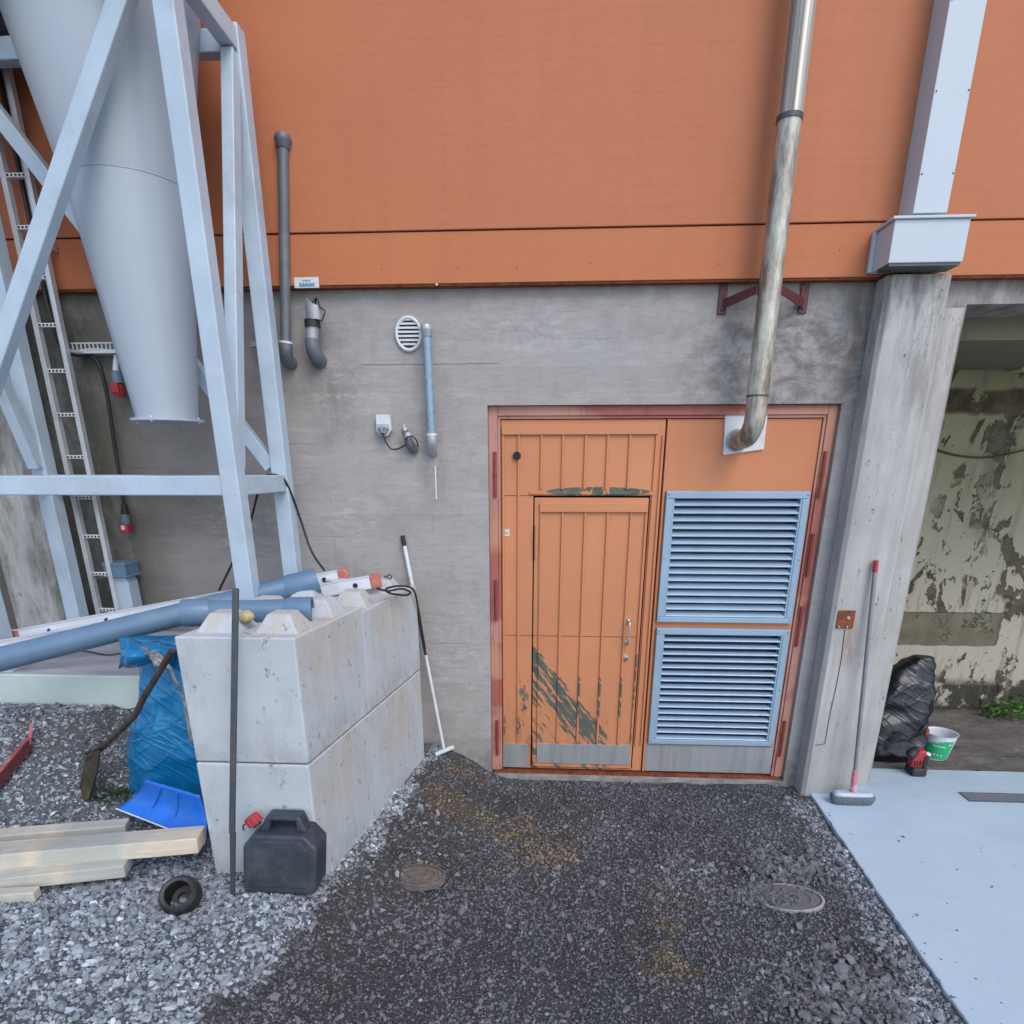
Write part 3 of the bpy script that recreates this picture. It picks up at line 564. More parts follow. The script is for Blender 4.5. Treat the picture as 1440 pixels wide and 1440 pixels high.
# crack with a rust run below the plate
m = MB(); a = aY(1188, 886, -.142); b = aY(1176, 965, -.142); c = aY(1160, 1046, -.142); d = aY(1147, 1048, -.142)
m.tube([a, a.lerp(b, .5) + V(.006, 0, 0), b, b.lerp(c, .5) + V(-.004, 0, 0), c, d], .0022, 5); obj('crack', m, 'wood_handle', B)

# ------------------------------------------------ door
YD = .055       # face of the leaves, set back in the opening
def dx(px, py, y=YD): return aY(px, py, y).x
def dz(px, py, y=YD): return aY(px, py, y).z
FR = obj('door_frame', MB().box(DX0 + .001, DX0 + .055, .032, .16, .03, DZ1 - .001).box(DX1 - .055, DX1 - .001, .032, .16, .03, DZ1 - .001).box(DX0 + .0555, DX1 - .0555, .032, .16, DZ1 - .055, DZ1 - .001), 'frame_paint', B, .003)
m = MB().box(DX0 + .056, DX0 + .072, .042, .07, .03, DZ1 - .072).box(DX1 - .072, DX1 - .056, .042, .07, .03, DZ1 - .072).box(DX0 + .056, DX1 - .056, .042, .07, DZ1 - .071, DZ1 - .056); obj('frame_bead', m, 'frame_paint', FR, .002)
hin = None
for z, s in ((2.02, -1), (1.25, -1), (.28, -1), (2.02, 1), (1.55, 1), (1.10, 1), (.32, 1)):
    m = MB(); x = DX0 + .040 if s < 0 else DX1 - .040; m.tube([(x, .024, z - .13), (x, .024, z + .13)], .010, 10); m.tube([(x, .024, z - .01), (x, .024, z + .01)], .0125, 10); obj('hinge', m, 'red_hinge', FR)
LX0, LX1 = DX0 + .075, .682
WX0, WX1, WZ0, WZ1 = -.085, .612, .06, 1.885
# main leaf round the wicket
m = MB(); m.box(LX0, LX1, YD, .10, WZ1 + .012, DZ1 - .075); m.box(LX0, WX0 - .008, YD, .10, .04, WZ1 + .0115); m.box(WX1 + .008, LX1, YD, .10, .04, WZ1 + .0115); m.box(WX0 - .0075, WX1 + .0075, YD, .10, .04, WZ0 - .008)
LEAF = obj('door_leaf', m, 'door_paint', B, .0015)
tr = MB().box(LX0 + .005, WX1 + .03, YD - .018, YD - .0005, 2.245, 2.295); obj('top_rail', tr, 'door_paint', LEAF, .003)
def ribs(parent, xs, z0, z1, w=.018, y=YD):
    pr_ = None
    for x in xs:
        if pr_ is None: m = MB().prism([(x - w / 2, y - .0005, z0), (x - w * .3, y - .013, z0), (x + w * .3, y - .013, z0), (x + w / 2, y - .0005, z0)], (0, 0, z1 - z0)); pr_ = obj('batten', m, 'door_paint', parent, .0015); x0 = x
        else: rep(pr_, (x - x0, 0, 0))
rx = [dx(p, 640) for p in (761.5, 791.5, 823, 854, 885)]
ribs(LEAF, rx, WZ1 + .05, 2.243); ribs(LEAF, [dx(729.5, 640), LX0 + .012], .24, 2.243); ribs(LEAF, [WX1 + .02, LX1 - .012], .24, 2.243, .012)
m = MB().box(WX0 - .03, WX1 + .025, YD - .012, YD - .0005, WZ1 + .018, WZ1 + .036); obj('drip_rail', m, 'door_paint', LEAF, .003)
m = MB().box(LX0 + .004, WX0 - .03, YD - .006, YD - .0005, .045, .225); obj('kick_plate', m, 'stainless', LEAF, .001)
p = aY(727, 641, YD - .004); m = MB(); m.lathe([(.024, 0), (.024, .016), (0, .016)], (p.x, YD - .0006, p.z), (0, -1, 0), 20); obj('peephole', m, 'black', LEAF)
p = aY(711, 749, YD); m = MB().box(p.x - .024, p.x + .024, YD - .003, YD - .0007, p.z - .02, p.z + .02); obj('sticker', m, 'white_plastic', LEAF)
m = MB().box(p.x - .018, p.x + .018, YD - .0042, YD - .0032, p.z - .008, p.z - .004).box(p.x - .018, p.x + .01, YD - .0042, YD - .0032, p.z + .002, p.z + .006); obj('sticker_print', m, 'bolt_steel', LEAF)
# wicket door
m = MB().box(WX0, WX1, YD - .004, .098, WZ0, WZ1); WK = obj('wicket_door', m, 'door_paint', B, .002); WK['label'] = 'smaller door within the left leaf, paint scraped to green at its foot'
m = MB().box(WX0 + .032, WX1 - .004, YD - .022, YD - .0045, WZ1 - .085, WZ1 - .03); obj('top_rail', m, 'door_paint', WK, .003)
rw = [dx(a_, 880, YD - .01) for a_ in (788, 818, 848, 879)]
ribs(WK, [x - .003 for x in rw], .245, WZ1 - .087, .018, YD - .004)
ribs(WK, [WX0 + .038, WX1 - .012], .245, WZ1 - .087, .012, YD - .004)
m = MB().box(WX0 + .035, WX1 - .012, YD - .011, YD - .0045, .085, .235); obj('kick_plate', m, 'stainless', WK, .001)
m = MB().box(WX0 + .0, WX1, YD - .016, YD - .0045, WZ0 + .001, .078); obj('bottom_rail', m, 'door_paint', WK, .002)
for z in (1.62, .20):
    m = MB(); m.tube([(WX0 + .012, YD - .016, z - .10), (WX0 + .012, YD - .016, z + .10)], .009, 10); m.tube([(WX0 + .012, YD - .016, z - .008), (WX0 + .012, YD - .016, z + .008)], .0115, 10); obj('hinge', m, 'door_paint', WK)
hx = .535; m = MB(); m.tube([(hx, YD - .006, 1.115), (hx, YD - .05, 1.118), (hx, YD - .062, 1.10), (hx - .006, YD - .062, .99), (hx - .006, YD - .05, .973), (hx - .006, YD - .006, .975)], .0075, 10, True, 5)
m.lathe([(0, .006), (.019, .006), (.021, 0)], (hx, YD - .0045, 1.115), (0, -1, 0), 16); m.lathe([(0, .006), (.019, .006), (.021, 0)], (hx - .006, YD - .0045, .975), (0, -1, 0), 16); obj('handle', m, 'chrome', WK)
m = MB(); m.lathe([(0, .016), (.011, .016), (.012, .008), (.024, .007), (.026, 0)], (hx - .01, YD - .0045, .868), (0, -1, 0), 20); LK = obj('lock', m, 'chrome', WK)
# panel joint lines (real seams, thin)
m = MB().box(LX0, WX0 - .008, YD - .0015, YD - .0005, 1.008, 1.012).box(LX0, WX0 - .008, YD - .0015, YD - .0005, 1.895, 1.899); obj('seam', m, 'red_hinge', LEAF)
m = MB().box(WX0, WX1, YD - .0055, YD - .0045, 1.008, 1.012); obj('seam', m, 'red_hinge', WK)
# right leaf with louvres
PX0, PX1 = .690, DX1 - .075
LV = [(.690 + .022, 1.562, 1.118, 1.925), (.716, 1.562, .262, 1.078)]
m = MB(); (a0, a1, a2, a3), (b0, b1, b2, b3) = [(x0 + .02, x1 - .02, z0 + .02, z1 - .02) for x0, x1, z0, z1 in LV]; yy = YD - .001
m.box(PX0, PX1, yy, .12, a3, DZ1 - .075); m.box(PX0, PX1, yy, .12, b3, a2); m.box(PX0, PX1, yy, .12, .04, b2)
m.box(PX0, a0, yy, .12, a2, a3); m.box(a1, PX1, yy, .12, a2, a3); m.box(PX0, b0, yy, .12, b2, b3); m.box(b1, PX1, yy, .12, b2, b3)
PN = obj('louvre_leaf', m, 'panel_paint', B); PN['label'] = 'right leaf with two blue grey louvred grilles'
m = MB().box(PX0 + .001, PX0 + .014, YD - .012, YD - .0015, .04, DZ1 - .077); obj('cover_strip', m, 'panel_paint', PN, .002)
m = MB().box(PX0 + .016, PX1 - .004, YD - .008, YD - .0015, .045, .245); obj('kick_plate', m, 'stainless', PN, .001)
for li, (x0, x1, z0, z1) in enumerate(LV):
    fw_ = .042; yf_ = YD - .032
    LVR = obj('louvre', MB().box(x0, x1, yf_, YD - .002, z1 - fw_, z1).box(x0, x1, yf_, YD - .002, z0, z0 + fw_ * .8).box(x0, x0 + fw_, yf_, YD - .002, z0 + fw_ * .8 + .0005, z1 - fw_ - .0005).box(x1 - fw_, x1, yf_, YD - .002, z0 + fw_ * .8 + .0005, z1 - fw_ - .0005), 'louvre_frame', B, .004)
    LVR['label'] = ('upper' if li == 0 else 'lower') + ' blue grey louvred grille in the right leaf'
    m = MB().box(x0 + .01, x1 - .01, .122, .13, z0 + .01, z1 - .01); obj('slat_shade_sheet', m, 'hollow_shade', LVR)  # dark sheet whose colour gives the gaps between slats their shade
    for a_, b_ in ((x0 + fw_ + .0005, x0 + fw_ + .010), (x1 - fw_ - .010, x1 - fw_ - .0005)): obj('inner_frame', MB().box(a_, b_, yf_ + .004, YD + .03, z0 + fw_ * .8 + .001, z1 - fw_ - .001), 'louvre_frame', LVR, .001)
    n = 16; zz0 = z0 + fw_ * .8; pitch = (z1 - fw_ - zz0) / n; pr_ = None
    xa, xb = x0 + fw_ + .0105, x1 - fw_ - .0105
    for i in range(n):
        z = zz0 + pitch * i + .002
        if pr_ is None:
            m = MB(); pf = [(yf_ + .006, z), (yf_ + .003, z + .004), (yf_ + .007, z + .009), (YD + .012, z + pitch * (.66 if li == 0 else .42)), (YD + .012, z + pitch * (.60 if li == 0 else .36)), (yf_ + .011, z + .003)]
            m.prism([(xa, a_, b_) for a_, b_ in pf], (xb - xa, 0, 0)); pr_ = obj('slat', m, 'louvre_blue', LVR); 
        else: rep(pr_, (0, 0, pitch * i))
    pb = None
    for x in (x0 + .015, x1 - .015):
        for z in (z0 + .02, (z0 + z1) / 2, z1 - .02):
            if pb is None: m = MB(); m.ball((x, yf_ - .001, z), .005, 8); pb = obj('screw', m, 'bolt_steel', LVR); bx_, bz_ = x, z
            else: rep(pb, (x - bx_, 0, z - bz_))
m = MB().box(DX0 + .02, DX1 - .02, .14, .15, .03, DZ1 - .06); obj('door_light_stop', m, 'black', B)  # black board added unseen behind the leaves to stop light leaking through
m = MB().box(DX0 + .02, DX1 - .02, .02, .15, .0125, .028); obj('threshold', m, 'rusty', B)

# ================================================================== FLUE
FY = -.20
f0 = aY(1067, 557, FY); f1 = aY(1108, 168, FY); ft = aY(1124, 0, FY)
fl = thing('exhaust_flue', 'tall metal exhaust flue rising from the orange door past the cladding', 'flue', (f0.x, FY, f0.z))
xl = (f0.x + f1.x) / 2
m = MB(); m.tube([(xl, FY, f0.z + .004), (xl, FY, f1.z)], .056, 28); obj('pipe_section', m, 'flue_metal', fl)
m = MB(); m.tube([(xl, FY, f1.z + .012), (xl, FY, 7.2)], .0585, 28); ps = obj('pipe_section', m, 'flue_steel', fl); ps['label'] = 'upper darker pipe length'
m = MB(); m.tube([(xl, FY, f1.z - .01), (xl, FY, f1.z + .0115)], .0605, 28); obj('joint_band', m, 'dark_metal', fl); m = MB(); m.tube([(xl, FY, f0.z - .004), (xl, FY, f0.z + .0035)], .0585, 28); obj('joint_band', m, 'dark_metal', fl)
m = MB(); ez = 2.245
m.tube([(xl, FY, f0.z - .005), (xl, FY, ez + .06), (xl - .004, FY + .012, ez + .02), (xl - .008, FY + .045, ez - .012), (xl - .012, FY + .10, ez - .028), (xl - .016, YD - .02, ez - .032)], .055, 24, True, 4); obj('elbow', m, 'flue_metal', fl)
c0 = aY(1017, 640, YD - .012); c1 = aY(1020, 585, YD - .012)
pl = [aY(1017, 640, YD - .014), aY(1074, 632, YD - .014), aY(1080, 580, YD - .014), aY(1020, 584, YD - .014)]
m = MB().prism(pl, (0, .0125, 0)); obj('wall_plate', m, 'white_plastic', fl, .002)
m = MB(); m.lathe([(.064, 0), (.064, .02), (.056, .024)], (xl - .016, YD - .014, ez - .032), (0, -1, 0), 24); obj('collar', m, 'galvanized', fl)
# bracket
a = aY(1016, 418, 0); b = aY(1131, 412, 0); br = thing('wall_bracket', 'maroon steel bracket clamping the flue to the concrete wall under the cladding', 'bracket', (xl, 0, a.z))
za = a.z
for x in (a.x, b.x):
    m = MB().box(x - .022, x + .022, -.012, -.001, za - .085, za + .085); fo = obj('flange', m, 'maroon_steel', br, .002)
    m = MB(); m.ball((x, -.013, za + .06), .008, 8); m.ball((x, -.013, za - .06), .008, 8); obj('bolt', m, 'dark_metal', fo)
for s, x in ((-1, a.x), (1, b.x)):
    m = MB(); m.prism([(x, -.0125, za - .062), (xl + s * .062, FY + .01, za - .03), (xl + s * .062, FY + .01, za + .012), (x, -.0125, za - .012)], (0, .010, 0)); obj('arm', m, 'maroon_steel', br, .001)
m = MB(); m.grid([[(xl + .0595 * math.cos(R(k * 9)), FY + .0595 * math.sin(R(k * 9)), z_) for k in range(21)] for z_ in (za - .035, za + .015)]); obj('clamp_ring', m, 'maroon_steel', br)

# ================================================================== SMALL THINGS ON THE WALL
def conduit(name, label, top, bot, y, r, mat, capmat, collar=True):
    t_ = thing(name, label, 'pipe', (bot.x, y, bot.z))
    m = MB(); m.tube([bot, top], r, 20); obj('pipe_shaft', m, mat, t_)
    m = MB(); d = (top - bot).normalized(); m.tube([top - d * .012, top + d * .02, top + d * .026, top + d * .045], [r * 1.15, r * 1.55, r * 1.6, r * 1.35], 20); obj('cap', m, capmat, t_)
    m = MB(); d2 = V(0, 0, -1); m.tube([bot + d * .01, bot - d * .02, bot - d * .045 + V(-.004, .012, 0), bot - d * .07 + V(-.006, .04, 0), V(bot.x - .008, -.002, bot.z - .078)], r * 1.28, 18, True, 4); obj('elbow', m, capmat, t_)
    if collar: m = MB(); m.tube([bot + d * .009, bot + d * .02], r * 1.34, 20); obj('collar_ring', m, 'white_plastic', t_)
    return t_
t0 = aY(398, 203, -.085); b0 = aY(402, 487, -.085); t0.x = b0.x + .01
conduit('vent_pipe', 'tall dark grey vent pipe with a cap on the wall beside the tower leg', aY(398, 205, -.085), aY(402, 486, -.085), -.085, .028, 'grey_iron', 'grey_iron')
conduit('vent_pipe', 'short pale blue grey vent pipe beside the oval grille', aY(600, 470, -.07), aY(607, 615, -.07), -.07, .024, 'blue_pipe', 'galvanized')
m = MB(); a = aY(612, 655, -.002); b = aY(613, 702, -.002); m.box(a.x - .004, a.x + .004, -.003, -.0008, b.z, a.z); o = obj('wall_mark', m, 'sealant', B)
# torn stub pipe
a = aY(441, 430, -.09); s_ = thing('pipe_stub', 'torn dark grey pipe stub and elbow right of the tall vent pipe', 'pipe', (a.x, -.09, a.z))
c = [aY(441, 440, -.09), aY(440, 462, -.09), aY(439, 480, -.09), aY(441, 492, -.085), aY(446, 503, -.06), aY(449, 507, -.01)]
m = MB(); m.tube([c[2] + V(0, 0, .01), c[2], c[3], c[4], c[5]], [.036, .045, .047, .046, .044], 16, True, 4); obj('elbow', m, 'grey_iron', s_)
m = MB(); m.tube([c[1] + V(0, 0, .02), c[2] + V(0, 0, .012)], .035, 16); obj('sleeve', m, 'galvanized', s_)
m = MB(); m.tube([c[1] + V(0, 0, .042), c[1] + V(0, 0, .005)], .043, 16); obj('clamp', m, 'black_rubber', s_)
m = MB(); n = 16; top = aY(441, 428, -.09)
P = []
for hgt in (0, 1):
    row = []
    for k in range(n):
        an = 2 * math.pi * k / n; rr = .042 + .006 * hgt; zt = (c[1].z + .04) if not hgt else top.z + .022 * math.sin(an * 3 + 1) + .012 * math.sin(an * 5)
        row.append((top.x + rr * math.cos(an), -.09 + rr * math.sin(an), zt))
    P.append(row)
m.grid(P, True, True); obj('torn_cuff', m, 'galvanized', s_)
m = MB(); m.tube([aY(430, 432, -.1), aY(438, 428, -.12), aY(445, 419, -.12), aY(450, 432, -.12), aY(457, 438, -.11), aY(452, 452, -.12)], .004, 6, True, 4); m.tube([aY(445, 419, -.12), aY(443, 430, -.1)], .005, 6); obj('wire', m, 'black_rubber', s_)
# small stub near the socket
a = aY(575, 612, -.05); s_ = thing('cable_gland', 'small dark conduit gland with a clipped cable between socket and blue grey pipe', 'conduit', (a.x, -.05, a.z))
m = MB(); m.tube([aY(568, 603, -.06), aY(573, 615, -.06), aY(577, 625, -.045), aY(582, 632, -.01)], [.018, .022, .030, .032], 14, True, 4); obj('elbow', m, 'grey_iron', s_)
m = MB(); m.tube([aY(567, 597, -.065), aY(570, 606, -.065)], [.008, .021], 12); m.tube([aY(571, 610, -.065), aY(576, 616, -.06)], .026, 12); obj('nozzle', m, 'galvanized', s_)
m = MB(); m.tube([aY(569, 619, -.088), aY(577, 613, -.09), aY(585, 618, -.085), aY(588, 628, -.07)], .004, 6, True, 4); obj('wire', m, 'black_rubber', s_)
# round vent
a = aY(574, 469, -.02); rxv, rzv = .078, .092
v_ = thing('vent_grille', 'small oval white vent grille with dark slots on the concrete wall', 'vent', (a.x, 0, a.z))
def oval(r1, y0, y1, n=36): return [(a.x + math.cos(2 * math.pi * k / n) * rxv * r1, y0, a.z + math.sin(2 * math.pi * k / n) * rzv * r1) for k in range(n)]
m = MB(); m.grid([oval(1.0, -.001, 0), oval(1.0, -.014, 0), oval(.93, -.020, 0), oval(.80, -.018, 0), oval(.78, -.004, 0)], True, True); obj('rim', m, 'white_plastic', v_)
m = MB(); m.add(oval(.80, -.004, 0), [tuple(range(36))]); obj('duct_opening', m, 'hollow_shade', v_)
for i in range(-3, 4):
    z = i * rzv * .225 + .004; hw = rxv * .80 * math.sqrt(max(0, 1 - (z / (rzv * .80)) ** 2)); m = MB(); m.prism([(a.x - hw, -.016, a.z + z), (a.x - hw, -.005, a.z + z + .010), (a.x - hw, -.005, a.z + z + .014), (a.x - hw, -.016, a.z + z + .007)], (2 * hw, 0, 0)); obj('slat', m, 'white_plastic', v_)
# socket
a = aY(541.5, 598, 0); s_ = thing('wall_socket', 'white wall socket with a black plug in it', 'socket', (a.x, 0, a.z))
m = MB().prism([(a.x - .044, -.04, a.z + .055), (a.x + .040, -.04, a.z + .055), (a.x + .044, -.04, a.z - .03), (a.x + .018, -.04, a.z - .062), (a.x - .022, -.04, a.z - .062), (a.x - .044, -.04, a.z - .035)], (0, .039, 0)); so_ = obj('socket_box', m, 'white_plastic', s_, .004)
m = MB().box(a.x - .036, a.x + .034, -.046, -.0405, a.z - .028, a.z + .004); obj('flap', m, 'galvanized', s_, .002)
m = MB(); m.tube([(a.x - .015, -.045, a.z - .02), (a.x - .006, -.06, a.z - .05)], [.018, .012], 10); m.tube([(a.x + .018, -.045, a.z - .02), (a.x + .006, -.058, a.z - .052)], [.014, .010], 10); obj('plug', m, 'plug_grey', s_)
m = MB(); q = V(a.x - .004, -.058, a.z - .05); m.tube([q, aY(543, 622, -.06), aY(550, 631, -.06), aY(560, 631, -.06), aY(571, 625, -.07)], .0045, 8, True, 6); o = obj('power_cable', m, 'black_rubber', loc=q); tag(o, 'short black cable looping from the white socket to the gland', 'cable')
# sign on the fascia
a = aY(431, 397, -.068); o = thing('wall_sign', 'small white sign with blue print on the cladding edge beside the tall pipe', 'sign', (a.x, -.058, a.z))
m = MB().box(a.x - .072, a.x + .066, -.0625, -.0565, a.z - .026, a.z + .026); obj('plate', m, 'white_plastic', o, .002)
m = MB()
for i in range(7): m.box(a.x - .022 + i * .0065, a.x - .018 + i * .0065, -.0640, -.0630, a.z + .006, a.z + .013)
for i in range(9): m.box(a.x - .042 + i * .0095, a.x - .035 + i * .0095, -.0640, -.0630, a.z - .014, a.z - .001 - .004 * (i % 2))
m.box(a.x - .045, a.x + .045, -.0640, -.0630, a.z - .0185, a.z - .016); obj('lettering', m, 'sign_blue', o)
# bracket + bolt left of the pipe, rusty plate
a = aY(361, 484, -.02); o = thing('conduit_clip', 'little white perforated clip on the wall behind the tower leg', 'clip', (a.x, 0, a.z))
m = MB().box(a.x - .035, a.x + .03, -.02, -.001, a.z - .012, a.z + .014); obj('strip', m, 'galvanized', o, .002)
m = MB(); m.ball((a.x + .01, -.018, a.z - .06), .02, 10); obj('knob', m, 'galvanized', o)
a = aY(1189, 871, -.142); o = thing('rusty_plate', 'square rusty steel plate bolted to the concrete column', 'plate', (a.x, -.14, a.z))
m = MB().box(a.x - .05, a.x + .05, -.149, -.1405, a.z - .055, a.z + .055); obj('plate', m, 'rusty', o, .002)
m = MB(); m.ball((a.x + .01, -.15, a.z + .01), .012, 8); m.ball((a.x + .012, -.15, a.z - .045), .008, 8); m.ball((a.x - .035, -.15, a.z - .046), .006, 8); obj('bolt', m, 'galvanized', o)

# ================================================================== LEFT: COLUMN FOOT, LEDGE
m = MB(); m.box(-9, -1.44, -.95, -.003, .3, 1.016); lg = obj('concrete_ledge', m, 'ledge_paint', bev=.008, loc=(-3, -.95, .3)); tag(lg, 'low pale painted concrete ledge along the foot of the wall at left', 'ledge')
m = MB(); m.box(-9, -1.445, -.942, -.004, 1.0165, 1.0215); obj('screed', m, 'ledge_top', lg)
# cable lying on the ledge
m = MB(); pp = [aZ(a_, b_, 1.03) for a_, b_ in ((60, 925), (110, 915), (150, 921), (172, 918))]; m.tube(pp, .004, 6, True, 4); o = obj('thin_cable', m, 'black_rubber', loc=pp[0]); tag(o, 'thin dark cord lying on the concrete ledge behind the blue bag', 'cord')

# ================================================================== TOWER FRAME + HOPPER
YA, YC = -.87, -.28; XR, XL = -1.522, -2.93; ZF = 1.022; ZT = 3.95; BW = .088
tw = thing('hopper_tower', 'pale blue steel tower carrying a long grey cone hopper beside the wall', 'hopper', ((XR + XL) / 2, (YA + YC) / 2, ZF))
for x in (XR, XL):
    for y in (YA, YC):
        m = MB().box(x - BW / 2, x + BW / 2, y - BW / 2, y + BW / 2, ZF, ZT + .06); lo = obj('leg', m, 'frame_white', tw, .006)
        m = MB().box(x - .09, x + .09, y - .07, y + .07, ZF - .0005, ZF + .012); obj('foot_plate', m, 'frame_white', lo, .002)
H = BW / 2 + .001
for z in (1.975, ZT):
    for y in (YA, YC): m = MB().box(XL + H, XR - H, y - .035, y + .035, z - .045, z + .045); obj('beam', m, 'frame_white', tw, .005)
    for x in (XL, XR): m = MB().box(x - .035, x + .035, YA + H, YC - H, z - .045, z + .045); obj('beam', m, 'frame_white', tw, .005)
def brace(a_, b_, side): m = MB().bar(a_, b_, .075, .06, side); obj('brace', m, 'frame_white', tw, .005)
brace((XR - .09, YA, ZT - .02), (XL + .045, YA, 2.05), (0, 0, 1))
brace((XL + .05, YC, ZT - .06), (XR - .05, YC, 2.06), (0, 0, 1))
brace((XR, YC - .05, ZT - .06), (XR, YA + .05, 2.06), (0, 0, 1))
brace((XL, YA + .05, ZT - .06), (XL, YC - .05, 2.06), (0, 0, 1))
HX_, HY_ = -2.012, -.50
m = MB(); m.lathe([(.148, 2.30), (.268, 3.306)], (HX_, HY_, 0), n=64); m.lathe([(.2705, 3.309), (.405, 4.02), (.44, 4.2), (.44, 6.6)], (HX_, HY_, 0), n=64); m.lathe([(.268, 3.306), (.2705, 3.306), (.2705, 3.309)], (HX_, HY_, 0), n=64); hp = obj('cone', m, 'hopper_grey', tw)
m = MB(); m.lathe([(0, 2.286), (.176, 2.286), (.176, 2.299), (.148, 2.301)], (HX_, HY_, 0), n=48, smooth=False); fo = obj('flange', m, 'hopper_grey', tw)
for k in range(4):
    an = k * math.pi / 2 - math.pi / 2 + .05; m = MB(); m.tube([(HX_ + .162 * math.cos(an), HY_ + .162 * math.sin(an), 2.278), (HX_ + .162 * math.cos(an), HY_ + .162 * math.sin(an), 2.306)], .006, 8)
    obj('flange_bolt', m, 'white_plastic', fo)
# machine housing glimpsed behind at top left
p = aY(0, 0, -.6); m = MB().box(-3.6, -2.62, -.5, -.1, 4.02, 4.5); o = obj('duct_housing', m, 'dark_metal', tw, .02)

# ================================================================== LADDER ON THE WALL
LXR = -2.775; yl = -.16
r0, r1 = aY(75, 400, yl), aY(167, 863, yl); l0, l1 = aY(50, 443, yl), aY(140, 860, yl); xr, xL = (r0.x + r1.x) / 2, (l0.x + l1.x) / 2
ld = thing('wall_ladder', 'narrow galvanized ladder with perforated rungs fixed to the wall behind the tower', 'ladder', ((xr + xL) / 2, yl, 1.03))
for x in (xr, xL):
    m = MB().box(x - .011, x + .011, yl - .018, yl + .018, 1.03, 5.2).box(x - .0135, x - .0112, yl - .020, yl - .014, 1.03, 5.2).box(x + .0112, x + .0135, yl - .020, yl - .014, 1.03, 5.2); obj('rail', m, 'ladder_metal', ld, .001)
ry = [457, 522, 583, 642, 699, 754, 806, 857]; zs = [aY(120, y_, yl).z for y_ in ry]; sp = (zs[0] - zs[-1]) / 7
pr_ = None
for i in range(-6, 8):
    z = zs[0] - sp * i
    if pr_ is None:
        m = MB().box(xL + .0115, xr - .0115, yl - .014, yl + .014, z - .010, z + .010); pr_ = obj('rung', m, 'white_plastic', ld, .002); z0_ = z
        m = MB()
        for k in range(5): xx = xL + (xr - xL) * (k + 1) / 6; m.box(xx - .006, xx + .006, yl - .0155, yl - .0143, z - .005, z + .005)
        hp_ = obj('hole', m, 'black', pr_)
    else: c_ = rep(pr_, (0, 0, z - z0_)); rep(hp_, (0, 0, 0), c_)
for z in (1.4, 3.2, 4.6):
    for x in (xL, xr): m = MB().box(x - .008, x + .008, yl + .019, -.07 if z > 3 else -.002, z - .015, z + .015); obj('standoff', m, 'galvanized', ld)
# conduits that come down between the rails and turn into the tray
for dx_, lab, mt, r in ((0, 'light grey conduit running down the ladder and bending into the cable tray', 'galvanized', .013), (-.035, 'black cable running down beside the light conduit behind the ladder', 'black_rubber', .012)):
    pts_ = [aY(2, 84, -.10) + V(dx_, 0, 0)]; a_ = aY(68, 395, -.10); pts_ = [V(a_.x + dx_, -.10, 4.6), V(a_.x + dx_, -.10, 3.4), V(a_.x + dx_, -.10, a_.z), V(a_.x + dx_ + .004, -.10, a_.z - .16), aY(88, 484, -.09) + V(dx_ * .4, 0, dx_ * .3), aY(106, 495 - dx_ * 100, -.07), aY(125, 495 - dx_ * 60, -.06)]
    m = MB(); m.tube(pts_, r, 10, True, 6); o = obj('conduit', m, mt, loc=pts_[-1]); tag(o, lab, 'conduit')
a, b = aY(106, 491, -.04), aY(192, 490, -.04); tr = thing('cable_tray', 'short white wire cable tray on the wall behind the hopper', 'cable tray', (a.x, 0, a.z))
m = MB().box(a.x, b.x, -.075, -.07, a.z - .028, a.z - .012).box(a.x, b.x, -.075, -.07, a.z + .022, a.z + .028).box(a.x, b.x, -.07, -.002, a.z - .028, a.z - .024); obj('channel', m, 'white_plastic', tr)
pr_ = None
for i in range(15):
    x = a.x + .01 + i * (b.x - a.x - .02) / 14
    if pr_ is None: m = MB().box(x - .003, x + .003, -.074, -.0705, a.z - .0115, a.z + .0215); pr_ = obj('tray_wire', m, 'white_plastic', tr); x0_ = x
    else: rep(pr_, (x - x0_, 0, 0))
m = MB(); q0 = aY(108, 494, -.06); m.tube([q0, aY(130, 491, -.06), aY(160, 493, -.06), aY(178, 492, -.06)], .006, 6, True, 4); m.tube([aY(108, 497, -.062), aY(140, 495, -.062), aY(176, 496, -.062)], .005, 6, True, 4); o = obj('tray_cables', m, 'sealant', loc=q0); tag(o, 'pale cables lying in the short cable tray', 'cable')
# red and grey plug under the tray
def plug(label, top, pts_, red_end=True):
    o = thing('power_plug', label, 'plug', pts_[0]); return o
a, b, c, d = aY(162, 500, -.06), aY(163, 522, -.07), aY(166, 540, -.08), aY(168, 558, -.08)
o = thing('power_plug', 'grey and red industrial plug hanging below the cable tray', 'plug', b)
m = MB(); m.tube([a, b], .008, 8); m.tube([a + V(0, 0, -.02), b], [.014, .018], 10); obj('cable_gland', m, 'white_plastic', o)
m = MB(); m.tube([b, b.lerp(c, .2), c], [.016, .028, .030], 16); obj('plug_body', m, 'plug_grey', o)
m = MB(); m.tube([c, c.lerp(d, .7), d], [.035, .034, .029], 16); m.box(c.x - .022, c.x + .022, -.122, -.105, c.z - .05, c.z + .005); obj('plug_head', m, 'red_plastic', o, .003)
m = MB(); m.tube([aY(128, 500, -.05), aY(138, 510, -.06), aY(146, 535, -.07), aY(153, 570, -.07), aY(161, 625, -.06), aY(168, 670, -.06), aY(175, 712, -.06)], .011, 10, True, 6); o = obj('hanging_cable', m, 'black_rubber', loc=aY(175, 712, -.06)); tag(o, 'thick black cable hanging from the tray down the wall', 'cable')
a, b, c, d = aY(175, 712, -.06), aY(176, 723, -.06), aY(177, 738, -.06), aY(179, 748, -.06)
o = thing('power_plug', 'red ended plug at the bottom of the hanging black cable', 'plug', b)
m = MB(); m.tube([a + V(0, 0, .01), b], [.016, .026], 12); obj('cable_gland', m, 'black_rubber', o)
